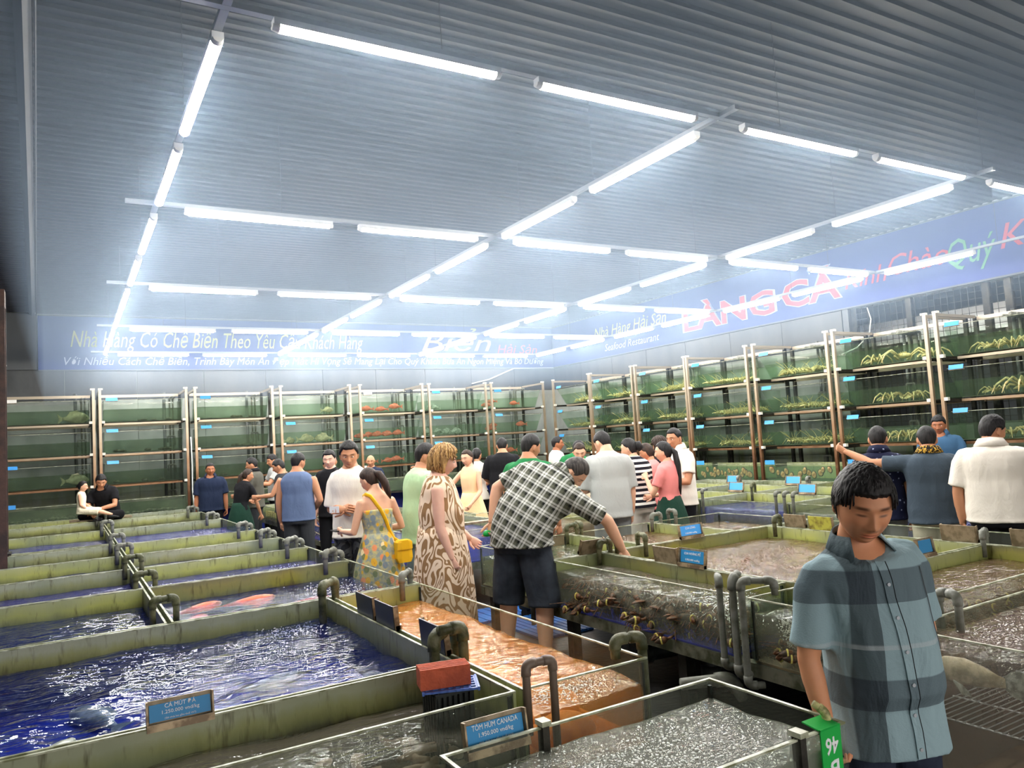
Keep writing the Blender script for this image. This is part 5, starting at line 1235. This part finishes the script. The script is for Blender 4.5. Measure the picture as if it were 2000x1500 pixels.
# fish in the left block
for (x, y, a, z, sc) in ((.78, 5.85, .5, .632, 1.1), (1.12, 5.82, .2, .635, 1.1), (.70, 5.55, 1.0, .60, 1.1), (.84, 5.15, .3, .60, 1.0), (1.3, 5.6, .1, .58, 1.1), (1.55, 5.75, 0, .58, 1.0), (1.6, 5.4, .2, .57, 1.0), (1.1, 5.4, .4, .56, 1.1)):
    place('koi', mk_fish('fish_orange', 'fish', .9), 'red orange fish swimming in the front tank beside the aisle', 'fish', (x, y, z), a, sc, 'red orange fish in the aisle tank', (R(80), 0))
for (x, y, a, z) in ((.82, 8.15, .2, .63), (1.02, 8.1, .2, .632), (1.3, 7.9, 0, .6), (1.55, 8.0, .1, .6)): place('koi', mk_fish('fish_orange', 'fish', .9), 'red orange fish swimming in the third tank beside the aisle', 'fish', (x, y, z), a, 1.1, 'red orange fish in the third aisle tank', (R(80), 0))
for (x, y, a, z, sc) in ((-.10, 3.30, 1.0, .635, 1.1), (.35, 3.9, .5, .50, 1.2), (.9, 4.2, .2, .49, 1.1), (.1, 4.2, 2.0, .49, 1.2)): place('grey', mk_fish('fish_silver', 'fish', .8), 'grey fish near the surface of the deep blue tank', 'fish', (x, y, z), a, sc, 'grey fish in the deep blue tank', (R(70), 0))
# coils in the front tank
for k in range(46):
    x, y = rnd(-.15, 1.25), rnd(2.52, 2.86); a = rnd(0, 6.28); pts = []; p = Vector((0, 0, 0)); L = rnd(.030, .045); b = rnd(-.5, .5)
    for q in range(9):
        pts.append(p.copy()); a += b+rnd(-.25, .25); p = p+Vector((math.cos(a), math.sin(a)*.7, 0))*L; p.z = .012*math.sin(q)
    c = sum(pts, Vector())/9; pts = [v-c for v in pts]; rr = rnd(.016, .026)
    xr = max(abs(v.x) for v in pts)+rr; yr = max(abs(v.y) for v in pts)+rr
    x = min(x, 1.36-xr); y = min(max(y, 2.475+yr), 2.935-yr) if yr < .22 else 2.70
    o = MB().tube(pts, [(rr*f, rr*f*.8) for f in (.5, .9, 1, 1, .95, .9, .85, .7, .3)], 8).build('clam_siphon', 'worm_flesh', None, (x, y, .48+.028*(k % 4)), True)
    tag(o, 'grey brown fleshy coil piled in the shallow front tank', 'shellfish', 'fleshy coils in the shallow front tank')
# soft orange bodies lying in the orange tank
for k, (x, y, sx, sy, sz, a) in enumerate(((1.70, 2.62, .16, .10, .07, .2), (1.58, 2.86, .12, .15, .06, 1), (1.82, 2.95, .11, .17, .07, .4), (1.62, 3.25, .13, .17, .06, .1), (1.83, 3.45, .10, .16, .05, 2), (1.62, 3.75, .14, .12, .05, .5), (1.80, 4.05, .12, .16, .05, 0), (1.60, 4.35, .12, .16, .06, .7))):
    m = MB().ell((0, 0, 0), (sx, sy, sz), 18, 12); m.v = [tuple(Vector(v)*(1+.30*mnoise.noise(Vector(v)*9+Vector((k*3, 0, 0))))) for v in m.v]
    o = m.build('cuttlefish', 'squid_orange', None, (x, y, .457+sz*.85), True); o.rotation_euler = (0, 0, a); tag(o, 'soft orange creature lying on the floor of the orange tank', 'cuttlefish', 'orange creatures in the orange tank')
# big pale fish in the clear tank at the right edge
def mk_big():
    m = MB(); m.tube([(.30, 0, 0), (.27, 0, .01), (.18, 0, .02), (.05, 0, .025), (-.10, 0, .012), (-.22, 0, 0), (-.28, 0, 0)], [(.02, .02), (.07, .055), (.105, .08), (.11, .085), (.085, .06), (.05, .025), (.04, .012)], 16, side=(0, 0, 1))
    o = m.build('fish', 'fish_pale', None, smooth=True)
    rim = [(-.27, .05), (-.33, .10), (-.40, .115), (-.455, .09), (-.475, .0), (-.455, -.09), (-.40, -.115), (-.33, -.10), (-.27, -.05)]
    MB().add([(x, -.004, z) for x, z in rim]+[(x, .004, z) for x, z in rim], [tuple(range(9)), tuple(range(17, 8, -1))]+[(i, i+9, (i+1) % 9+9, (i+1) % 9) for i in range(9)]).build('tail_fin', 'fish_silver', o)
    for s in (-1, 1):
        MB().tube([(.10, s*.07, -.05), (.0, s*.13, -.09), (-.08, s*.16, -.11)], [(.012, .004), (.045, .005), (.012, .003)], 8).build('side_fin', 'fish_silver', o); MB().ell((.245, s*.058, .035), (.012, .008, .012), 10, 6).build('eye', 'eye_dark', o)
    for k in range(11):
        a = R(-75+15*k); MB().tube([(-.43+.045*-math.cos(a), 0, .10*math.sin(a)), (-.455-.045*math.cos(a)*.9, 0, .122*math.sin(a))], [.006, .002], 5).build('fin_ray', 'fish_pale', o)
    return o
for x, y, z, a, sc, w in ((3.24, 1.875, .585, R(92), .50, 'showing its toothed tail'), (3.36, 1.36, .58, R(165), .78, 'facing the left glass'), (3.85, 1.55, .60, R(20), .9, 'in the middle'), (4.3, 1.75, .60, R(-20), .8, 'at the back')):
    place('big', mk_big, f'big pale fish {w} of the right edge tank', 'fish', (x, y, z), a, sc, 'big pale fish in the right edge tank')
# black net baskets and shells in the tanks in front of the right racks
def mk_net():
    m = MB().tube([(0, 0, 0), (0, 0, .02), (0, 0, .10), (0, 0, .14), (0, 0, .15)], [.05, .075, .08, .065, .03], 10); m.v = [tuple(Vector(v)*(1+.12*mnoise.noise(Vector(v)*30))) for v in m.v]; return m.build('net_bag', 'net_black', None, smooth=True)
for j in range(9): place('net', mk_net, 'dark net bag in the front tanks before the right racks', 'net', (7.12, 4.72+.125*j, .462), rnd(0, 3), rnd(.9, 1.2), 'dark net bags in the front row')
for j in range(9): place('net', mk_net, 'dark net bag in the second front tank before the right racks', 'net', (7.12, 6.08+.125*j, .462), rnd(0, 3), rnd(.9, 1.2), 'dark net bags in the second row')
# glass jars of razor clams on the low tank at the far end of the aisle
def mk_jar():
    t = thing('jar', 'x', 'jar'); MB().tube([(0, 0, 0), (0, 0, .13)], .055, 12).build('glass', 'rack_glass', t, smooth=False); m = MB()
    for k in range(9): m.tube([(.035*math.cos(k*.7), .035*math.sin(k*.7), .004), (.032*math.cos(k*.7+.2), .032*math.sin(k*.7+.2), .115)], .011, 6)
    m.build('clams', 'prawn_tan', t); return t
for k in range(9): place('jar', mk_jar, 'glass jar of upright clams in the low tank at the far end of the aisle', 'jar', (3.13, 13.05+.135*k, .565), 0, 1, 'jars of clams in the low tank')

# ---------------------------------------------------------------- pipes over the partitions
random.seed(5)
for k, y in enumerate((4.98, 6.20, 7.34, 8.46, 9.66, 12.02, 14.0)):
    ubend(f'grey pipe bend over the partition beside the far left column, {ORD[k]} from the front', .490, y, .13, .02, .875+.004*k, .70, .70, .019 if k < 5 else .022, 'pvc_algae' if k < 3 else 'pvc_grey', 'pipe bends on the left partition')
for k, y in enumerate((6.16, 7.38, 8.50, 9.70, 12.05, 14.05)):
    ubend(f'pale grey pipe bend at the aisle end of the row partitions, {ORD[k]} from the front', 1.84, y, .12, .13, .875, .70, .70, .020, 'pvc_grey', 'pipe bends at the aisle end')
    pipe(f'short grey pipe lying along the {ORD[k]} pipe bend at the aisle end', [(1.78, y+.10, .845), (1.96, y+.075, .845), (1.965, y+.075, .70)], .018, 'pvc_grey', 'short pipes at the aisle end')
ubend('grey pipe bend at the corner of the orange tank by the red orange fish', 1.90, 4.712, .11, .13, .86, .70, .66, .019, 'pvc_grey')
ubend('dark mossy pipe bend at the far right corner of the deep blue tank', 1.365, 4.63, .12, .13, .885, .60, .72, .023, 'pvc_algae')
ubend('mossy pipe bend near the brick, over the edge of the orange tank', 1.398, 3.06, .13, .06, .875, .66, .70, .024, 'pvc_algae')
pipe('taller mossy pipe elbow next to the pipe bend near the brick', [(1.455, 3.00, .70), (1.455, 3.00, .90), (1.34, 2.99, .90)], .023, 'pvc_algae')
pipe('brown grey pipe hooked over the front left corner of the orange tank', [(1.424, 2.432, .62), (1.424, 2.432, .868), (1.535, 2.425, .868), (1.535, 2.425, .50)], .0155, simple('pvc_brown', c3(116, 100, 88), .45))
t = pipe('mossy pipe pouring water into the front right corner of the orange tank', [(1.905, 2.53, .775), (1.905, 2.53, .85), (2.02, 2.50, .85), (2.022, 2.50, .52)], .020, 'pvc_algae')
MB().tube([(0, 0, -.005), (.002, .001, -.05), (.006, .002, -.10)], [.010, .008, .013], 8).build('water_stream', 'rack_glass', t, smooth=True)
pipe('tall grey pipe at the far corner of the lobster tank by the bending man', [(3.035, 5.02, .28), (3.035, 5.02, .86), (3.14, 5.0, .86), (3.14, 5.0, .74)], .018)
pipe('grey upright pipe with a short outlet at the near corner of the lobster tank', [(3.10, 3.02, .40), (3.035, 3.065, .40), (3.035, 3.065, .865), (3.10, 3.14, .865)], .018)
pipe('grey upright pipe between the two corner pipes of the lobster tank', [(3.10, 2.93, .38), (3.03, 2.965, .38), (3.03, 2.965, .875), (3.085, 2.97, .90)], .021)
pipe('grey pipe arching into the bubble column tank', [(3.10, 2.86, .34), (3.03, 2.905, .34), (3.03, 2.905, .875), (3.15, 2.79, .875), (3.15, 2.79, .80)], .019)
pipe('thick grey drain pipe end sticking out below the lobster tank', [(2.80, 3.16, .335), (3.06, 3.06, .335), (3.12, 3.04, .22)], .032)
for k, (x, y) in enumerate(((3.30, 3.45), (3.42, 2.75), (3.35, 4.2))):
    pipe(f'dark drain pipe under the lobster tanks, {ORD[k]} of three', [(x, y, .37), (x, y, .16), (x+.5, y+.1, .10)], .05, 'pvc_dark', 'dark drain pipes under the lobster tanks')
for lab, x, y, dx, dy, mt in (('yellow green pipe bend at the far partition by the dark green shirt man', 4.01, 5.86, .13, .03, 'pvc_algae'), ('second yellow green pipe bend right of the one by the dark green shirt', 4.16, 5.955, .04, .13, 'pvc_algae'),
        ('mossy pipe bend behind the back turned price sign', 3.535, 4.74, .13, .03, 'pvc_algae'), ('pipe bend right beside the back turned price sign', 3.66, 4.80, .02, .13, 'pvc_algae'), ('dark mossy pipe bend on the partition behind the broad crab tank', 3.95, 4.80, .03, .13, 'pvc_algae'),
        ('pale pipe bend at the corner in front of the striped top woman', 5.01, 5.84, .13, .02, 'pvc_grey'), ('pale pipe bend over the clear glass in front of the pink shirt woman', 5.32, 5.955, .02, .13, 'pvc_grey'),
        ('mossy pipe bend left of the wooden sign backs', 5.39, 4.68, .13, .05, 'pvc_algae'), ('pale pipe bend between the wooden sign backs at the right', 5.392, 2.925, .13, .05, 'pvc_grey'), ('small pipe hook over the clear tank of pale fish', 3.45, 2.06, .02, .10, 'pvc_grey')):
    ubend(lab, x, y, dx, dy, .865, .70, .70, .018, mt)
for j in range(1, 5):
    for i in range(2):
        ubend(f'white grey pipe bend on the tanks before the right racks, {ORD[j]} row, {ORD[i]} partition', RX2[i+1], RY2[j]-.12, .13, .06, .90, .68, .68, .018, 'pvc_grey' if i else 'pvc_algae', 'pipe bends before the right racks')
    for q in range(3):
        pipe(f'white grey upright pipe, {ORD[q]} of three, {ORD[j]} corner before the right racks', [(6.965, RY2[j]-.14+.12*q, .42), (6.965, RY2[j]-.14+.12*q, .90), (7.06, RY2[j]-.13+.12*q, .90)], .018, 'pvc_grey', 'upright pipes before the right racks')
# ---------------------------------------------------------------- foam and bubbles
for k in range(5): foam(f'white froth at the aisle end of the {ORD[k]} tank beside the aisle', 1.42, 1.97, RB[k]+.1, RB[k+1]-.1, .662, 420 if k < 3 else 200, (.0018, .0042), .002)
foam('froth along the far right corner of the deep blue tank', .9, 1.36, 4.35, 4.68, .668, 256, (.0014, .0034), .002); foam('froth at the front end of the orange tank', 1.46, 1.97, 2.47, 2.75, .676, 416, (.0014, .0034), .002)
foam('froth covering the small tank with the green tag', .96, 1.97, 1.58, 2.08, .717, 900, (.0014, .0034), .002); foam('froth at the near end of the lobster tank', 3.11, 3.5, 3.06, 3.6, .695, 256, (.0014, .0034), .002)
foam('froth on the left of the broad crab tank', 3.6, 4.1, 3.6, 4.7, .684, 416, (.0014, .0034), .002); foam('froth on the clear backed shellfish tank', 4.1, 4.6, 5.6, 5.9, .694, 144, (.0014, .0034), .002); foam('froth on the pale fish tank', 3.12, 4.0, 1.3, 2.0, .72, 480, (.0014, .0034), .002)
bubbles('bubble column rising at the near end of the lobster tank', 3.19, 3.12, .47, .69, 380, .05, (.0022, .0055)); bubbles('bubble column rising in the tank next to the lobsters', 3.20, 2.74, .47, .69, 460, .05, (.0022, .0055))
# ---------------------------------------------------------------- price signs
sign('blue price sign reading CÁ MÚT ĐÁ on the front rim of the deep blue tank', .334, 2.958, .762, -90, .205, .062, 'sign_blue', (('CÁ MÚT ĐÁ', .020, .10), ('1.250.000 vnd/kg', .017, .12), ('(Giá chưa bao gồm thuế VAT)', .008, .10)))
sign('blue price sign reading TÔM HÙM CANADA behind the foaming tank', 1.125, 2.122, .735, -90, .205, .070, 'sign_blue', (('TÔM HÙM CANADA', .022, .16), ('1.950.000 vnd/kg', .018, .12), ('(Giá chưa bao gồm thuế VAT)', .009, .12)))
for k, y in enumerate((4.05, 3.75, 3.17)): sign(f'dark back of a price sign on the orange tank partition, {ORD[k]} from the far end', 1.40, y, .775, 0, .25, .085, 'sign_blue', (), 4, 'sign_dark')
sign('price sign seen from behind with a blue top edge, by the plunged arm', 3.44, 4.80, .785, 90, .20, .085, 'sign_blue_bright', (), 25)
sign('wooden back of a price sign on the crab tank rim left of a blue sign', 3.535, 4.04, .775, 0, .22, .08)
sign('blue price sign on the crab tank rim right of a wooden sign back', 3.530, 3.79, .775, 180, .23, .085, 'sign_blue', (('CUA HOÀNG ĐẾ', .022, .15), ('1.950.000 vnd/kg', .018, .13)))
sign('blue price sign standing on the partition behind the broad crab tank', 4.47, 4.785, .775, -90, .24, .085, 'sign_blue_bright', (('CUA LÔNG', .024, .11), ('1.050.000 vnd/kg', .019, .13)))
sign('wooden sign back beside the mossy pipe bend', 5.41, 4.50, .785, 0, .20, .075); sign('mossy yellow green sign back on the right edge of the crab tank', 5.41, 4.24, .775, 0, .22, .08, 'sign_blue', (), 6, 'sign_mossy')
sign('wooden sign back in front of the white polo man, left of the pale pipe bend', 5.41, 3.10, .775, 0, .24, .085); sign('wooden sign back at the right picture edge before the white polo man', 5.41, 2.62, .775, 0, .26, .085)
sign('blue price sign half hidden by the blue check shirt', 4.72, 2.93, .775, -90, .16, .085, 'sign_blue'); sign('bright blue price sign before the khaki shorts', 5.41, 3.78, .775, 180, .16, .07, 'sign_blue_bright')
for (x, y, w) in ((9.01, 8.62, 'farthest left, next to the abalone boxes'), (9.01, 7.48, 'in front of the second abalone box'), (7.90, 7.52, 'in the front row, left'), (7.90, 6.36, 'front row beside the check shirt man'), (7.90, 5.24, 'between the two embraced men'), (7.90, 3.98, 'beside the white polo man')):
    sign(f'light blue price sign before the right racks, {w}', x, y, .785, 180, .25, .10, 'sign_blue_bright', (), 12)
t = thing('plank', 'weathered plank laid across the pale crab tank', 'plank', (3.655, 7.56, .785)); MB().box((0, 0, .012), (1.25, .12, .022)).build('board', 'sign_back', t)
sign('blue price sign on a plank behind the patterned dress', 3.46, 7.56, .81, -112, .26, .09, 'sign_blue_bright', (), 8)
sign('small blue sign on the tank right of the sleeveless man', 3.56, 10.16, .775, -100, .22, .09, 'sign_blue_bright')
# green tag folded over the rim
t = thing('rim_tag', 'green tag with upside down B 46 folded over the corner of the foaming tank', 'tag', (1.918, 1.539, .782))
MB().box((0, -.002, -.105), (.088, .004, .22)).build('tag_front', 'tag_green', t); MB().box((0, .028, .006), (.088, .066, .004), M=Matrix.Rotation(R(8), 3, 'X')).build('tag_flap', 'tag_green', t)
text('lettering', '46', 'sign_text', t, (0, -.0045, -.045), (R(90), R(180), 0), .066, extrude=.0006, offset=.0012, width=.056); text('lettering', 'B', 'sign_text', t, (.008, -.0045, -.112), (R(90), R(180), 0), .070, extrude=.0006, offset=.0015, width=.038)
t = pipe('pale yellow hose stub hooked over the corner of the foaming tank', [(1.955, 1.575, .70), (1.955, 1.575, .81), (1.93, 1.60, .835)], .011, simple('hose_yellow', c3(206, 200, 140), .5, 0, n2=c3(120, 120, 70), nscale=30))
# brick on a perforated plate on a sunken crate
t = thing('crate', 'dark slatted crate sunk in the shallow front tank under the brick', 'crate', (1.235, 2.70, .46))
for sx in (-1, 1):
    for k in range(6): MB().box((sx*.075, -.055+.022*k, .150), (.008, .012, .29)).build('slat', 'crate_dark', t)
for sy in (-1, 1):
    for k in range(7): MB().box((-.066+.022*k, sy*.062, .150), (.012, .008, .29)).build('slat', 'crate_dark', t)
MB().box((0, 0, .003), (.158, .132, .006)).build('crate_floor', 'crate_dark', t); MB().box((0, .062, .298), (.158, .010, .012)).box((0, -.062, .298), (.158, .010, .012)).build('crate_rim', 'crate_dark', t)
t = thing('perforated_plate', 'blue perforated plastic plate between brick and sunken crate', 'plate', (1.245, 2.70, .770), R(-22))
m = MB()
for k in range(8): m.box((-.098+.028*k, 0, 0), (.010, .156, .008))
for k in range(6): m.box((0, -.073+.0292*k, 0), (.206, .010, .0078))
m.build('lattice', 'plastic_blue', t); MB().box((.103, 0, 0), (.008, .16, .014)).box((-.103, 0, 0), (.008, .16, .014)).build('plate_edge', 'plastic_blue', t)
t = thing('brick', 'red brick with grooved top lying on the blue perforated plate', 'brick', (1.222, 2.705, .7755), R(-14))
m = MB().box((0, 0, .034), (.190, .095, .066))
for k in range(5): m.box((0, -.038+.019*k, .070), (.190, .0115, .008))
m.build('brick_body', 'brick_red', t)
# ---------------------------------------------------------------- odds and ends
for k, (x, y, w, d) in enumerate(((3.66, 5.9, .55, .8), (4.25, 5.45, .5, .7), (3.62, 6.62, .9, .5))):
    t = thing('floor_mat', f'blue plastic mat on the floor, {ORD[k]} of three near the bending man', 'mat', (x, y, 0), 0, 'blue floor mats')
    for q in range(9): MB().box((-w/2+w*(q+.5)/9, 0, .012), (w/9-.012, d, .022)).build('mat_slat', 'blue_mat', t)
t = thing('camera', 'white security camera on the dark panel at the far left', 'camera', (-.98, YW-.07, 3.64)); t.name = 'security_camera'
MB().box((0, .03, .07), (.14, .05, .12)).build('mount', 'white_plastic', t); MB().tube([(0, .02, .03), (.03, -.06, -.0), (.05, -.12, -.05)], [.05, .05, .045], 12).build('camera_body', 'white_plastic', t, smooth=True); MB().ell((.056, -.135, -.06), (.03, .03, .03), 10, 6).build('lens', 'eye_dark', t)
t = thing('plank', 'plank across the far tank rims under the crouching man', 'plank', (.5, 14.40, .785)); MB().box((0, 0, .012), (.9, .45, .022)).build('board', 'sign_back', t)
t = thing('conduit', 'pale conduit rising across the back wall to the banner', 'conduit', (9.25, YW-.05, 3.25)); MB().tube([(-.5, 0, -.12), (0, 0, -.02), (.75, 0, .26), (2.0, 0, .27)], .018, 6).build('tube', 'trim_light', t)
t = thing('cable', 'loose white cable hanging by the grille at the right', 'cable', (11.15, 7.5, 3.1)); MB().tube([(0, .0, .35), (-.02, -.06, .15), (-.06, -.03, -.1), (-.14, .15, -.28), (-.2, .4, -.36)], .010, 6).build('cable_run', 'hose_white', t, smooth=True)
t = thing('hose', 'white hose with a pink tap hanging down beside the navy polo man', 'hose', (2.05, 15.42, .80)); MB().tube([(0, 0, 1.3), (.01, 0, .8), (.0, -.02, .3), (.02, -.05, .02), (.02, -.06, -.30), (.02, -.06, -.79)], .012, 6).build('hose_run', 'hose_white', t, smooth=True); MB().tube([(.02, -.06, .0), (.06, -.10, .02), (.10, -.12, .03)], .03, 8).build('tap', 'pink_plastic', t, smooth=True)
t = thing('basket', 'orange plastic basket on the tanks behind the white polo man', 'basket', (7.45, 3.62, .785))
MB().box((0, 0, .008), (.40, .46, .014)).build('basket_floor', 'basket_orange', t); MB().box((0, -.226, .09), (.40, .010, .15)).box((0, .226, .09), (.40, .010, .15)).box((-.196, 0, .09), (.010, .44, .15)).box((.196, 0, .09), (.010, .44, .15)).build('basket_side', 'basket_orange', t); MB().box((0, 0, .17), (.42, .48, .012)).build('basket_rim', 'basket_orange', t)
# weighing scale on a steel table
t = thing('table', 'small steel table under the green scale', 'table', (4.85, 10.36, 0)); t.name = 'steel_table'
MB().box((0, 0, .79), (.5, .5, .03)).build('table_top', 'steel_beam', t)
for sx in (-1, 1):
    for sy in (-1, 1): MB().box((sx*.21, sy*.21, .3875), (.04, .04, .775)).build('leg', 'steel_dark', t)
t = thing('weighing_scale', 'green shop scale with a steel pan behind the green shirt man', 'scale', (4.85, 10.36, .806))
MB().loft([[(x*w, y*d, z) for x, y in ((-1, -1), (1, -1), (1, 1), (-1, 1))] for z, w, d in ((0, .17, .13), (.03, .17, .13), (.16, .08, .09), (.20, .06, .07))]).build('housing', 'scale_green', t)
o = MB().tube([(0, -.105, .085), (0, -.112, .09)], .055, 16).build('dial', 'white_plastic', t); MB().tube([(0, 0, .20), (0, 0, .24)], .02, 8).build('stem', 'steel_beam', t); MB().tube([(0, 0, .24), (0, 0, .245), (0, 0, .275)], [.08, .12, .15], 18).build('pan', 'trim_light', t, smooth=True)
for k, (x, y) in enumerate(((3.95, 13.3), (3.95, 13.75))):
    t = thing('tray', f'white plastic tray behind the light blue boy, {("nearer", "farther")[k]} one', 'tray', (x, y, .785), 0, 'white trays on the jar tank')
    MB().box((0, 0, .008), (.44, .34, .014)).build('tray_floor', 'white_plastic', t); MB().box((0, -.165, .045), (.44, .012, .06)).box((0, .165, .045), (.44, .012, .06)).box((-.214, 0, .045), (.012, .318, .06)).box((.214, 0, .045), (.012, .318, .06)).build('tray_wall', 'white_plastic', t)
# ---------------------------------------------------------------- what people carry
bpy.context.view_layer.update()
def loc2w(key, v): return PEOPLE[key]['t'].matrix_world @ Vector(v)
def on_body(key, i, x, front, off):
    P_ = PEOPLE[key]; c, M = P_['fr'][i]; d = P_['dep'][i]*P_['B']; w = P_['wid'][i]*P_['B']
    f = math.sqrt(max(0, 1-min(1, abs(x)/w)**2.4)); return c+M @ Vector((x, (d*f+off)*(1 if front else -1), 0))
def rnd_o(): pass
t = thing('shoulder_bag', 'small yellow bag on a yellow strap across the floral dress woman\'s back', 'bag', loc2w('floral', (.16, -.16, .86)))
def into(t, key, pts): return [t.matrix_world.inverted() @ loc2w(key, p) for p in pts]
bpy.context.view_layer.update()
st = [(-.10, .09, 1.40), (-.115, -.02, 1.425)]+[on_body('floral', i, x, False, .030) for i, x in ((8, -.085), (7, -.055), (6, -.015), (5, .03), (4, .07), (3, .11))]+[(.165, -.155, .95)]
MB().tube(into(t, 'floral', st), [(.016, .004)]*len(st), 6, side=(0, 0, 1)).build('strap', 'bag_yellow', t, smooth=True)
MB().loft([into(t, 'floral', [(.165+x*w, -.185+y*.035, z) for x, y in ((-1, -1), (-.5, -1.3), (.5, -1.3), (1, -1), (1, 1), (-1, 1))]) for z, w in ((.98, .05), (.96, .07), (.82, .078), (.78, .06))]).build('pouch', 'bag_yellow', t); MB().loft([into(t, 'floral', [(.165+x*w, -.185+y*.041-.004, z) for x, y in ((-1, -1), (-.5, -1.3), (.5, -1.3), (1, -1), (1, 1), (-1, 1))]) for z, w in ((.985, .05), (.965, .074), (.90, .076))]).build('flap', 'bag_yellow', t)
t = thing('cross_bag', 'black bag on a black strap worn by the light blue boy', 'bag', loc2w('cyan', (0, .16, 1.0))); bpy.context.view_layer.update()
MB().tube(into(t, 'cyan', [(.11, -.02, 1.44)]+[on_body('cyan', i, x, True, .034) for i, x in ((8, .09), (7, .07), (6, .05), (5, .03), (4, .0))]), [(.018, .004)]*6, 6, side=(0, 0, 1)).build('strap', 'bag_black', t, smooth=True)
MB().loft([into(t, 'cyan', [(-.02+x*.13, .185+y*.035, z) for x, y in ((-1, -1), (1, -1), (1, 1), (-1, 1))]) for z in (.92, .94, 1.07, 1.09)]).build('pouch', 'bag_black', t)
def held(key, side, name, label, cat, dims, mat, d=.09, extra=None, spin=0):
    a, e, q, w = PEOPLE[key]['arms'][side]; p = loc2w(key, q+w*d); t = thing(name, label, cat, p, PEOPLE[key]['t'].rotation_euler.z+spin); MB().box((0, 0, 0), dims).build(name+'_body', mat, t); return t
held('whitetee', 0, 'paper_slip', 'white slip of paper held by the young man in white', 'paper', (.10, .002, .06), 'white_paint', .10)
held('floral', 0, 'phone', 'dark phone in the floral dress woman\'s hand', 'phone', (.075, .15, .009), 'bag_black', .11)
t = held('phone', 1, 'phone', 'white backed phone raised by the man in the blue shirt', 'phone', (.078, .010, .16), 'white_plastic', .13); MB().box((-.018, .007, .05), (.03, .006, .04)).build('lens_plate', 'bag_black', t)
a, e, q, w = PEOPLE['plaid']['arms'][0]
t = thing('shell', 'bright green object in the bending man\'s hand behind his back', 'token', loc2w('plaid', q+w*.085+Vector((0, -.035, 0)))); t.name = 'green_token'; MB().ell((0, 0, 0), (.040, .022, .026), 10, 6).build('token_body', 'tag_green', t, smooth=True)
# details of the check shirt
P_ = PEOPLE['front']; sh_ = [c for c in P_['t'].children if c.name.startswith('top_garment')][0]
from mathutils.bvhtree import BVHTree
me = sh_.data; bv = BVHTree.FromPolygons([v.co for v in me.vertices], [p.vertices[:] for p in me.polygons])
def front_hit(z, x, off=.003):
    r = bv.ray_cast(Vector((x, 1.2, z)), Vector((0, -1, 0))); return (r[0]+r[1]*off) if r[0] else None
def cx(z): return -.022+(z-.80)*math.tan(R(9))*.8 if z > .80 else -.022
m = MB(); L_ = []; Rg = []
for k in range(36):
    z = .645+.745*k/35; a_ = front_hit(z, cx(z)-.016); b_ = front_hit(z, cx(z)+.016)
    if a_ and b_: L_.append(a_); Rg.append(b_)
m.loft([[a_, b_, b_+Vector((0, .004, 0)), a_+Vector((0, .004, 0))] for a_, b_ in zip(L_, Rg)]); m.build('placket', 'shirt_check', P_['t'], smooth=False)
MB().tube([a_+Vector((-.001, .003, 0)) for a_ in L_], .0022, 5).build('placket_edge', 'cloth_black', P_['t'])
for k in range(6):
    z = .74+.115*k; h_ = front_hit(z, cx(z)); 
    if h_: MB().tube([h_+Vector((0, .004, 0)), h_+Vector((0, .0075, 0))], .0065, 10).build('button', 'trim_light', P_['t'])
pts = [front_hit(1.36-.022*k, -.105-.0035*k, .004) for k in range(14)]; pts = [p for p in pts if p]
MB().tube(pts, .0016, 5).build('cord', 'fascia_grey', P_['t'])

# ---------------------------------------------------------------- scatter volume added to imitate lens glow around the lamps
if HAZE > 0:
    t = NT('lens_glow_haze'); v = t.n('ShaderNodeVolumeScatter'); v.inputs['Color'].default_value = (.54, .73, 1.0, 1); v.inputs['Density'].default_value = HAZE; v.inputs['Anisotropy'].default_value = .1
    t.l(v.outputs[0], t.out.inputs['Volume']); t.m.cycles.homogeneous_volume = True
    o = MB().lohi((-.30, 1.3, 2.8), (XW-.08, YW-.08, ZC-.01)).build('haze', 'lens_glow_haze'); tag(o, 'bluish haze volume added to imitate lens glow among the lamps', 'haze', None, 'stuff')
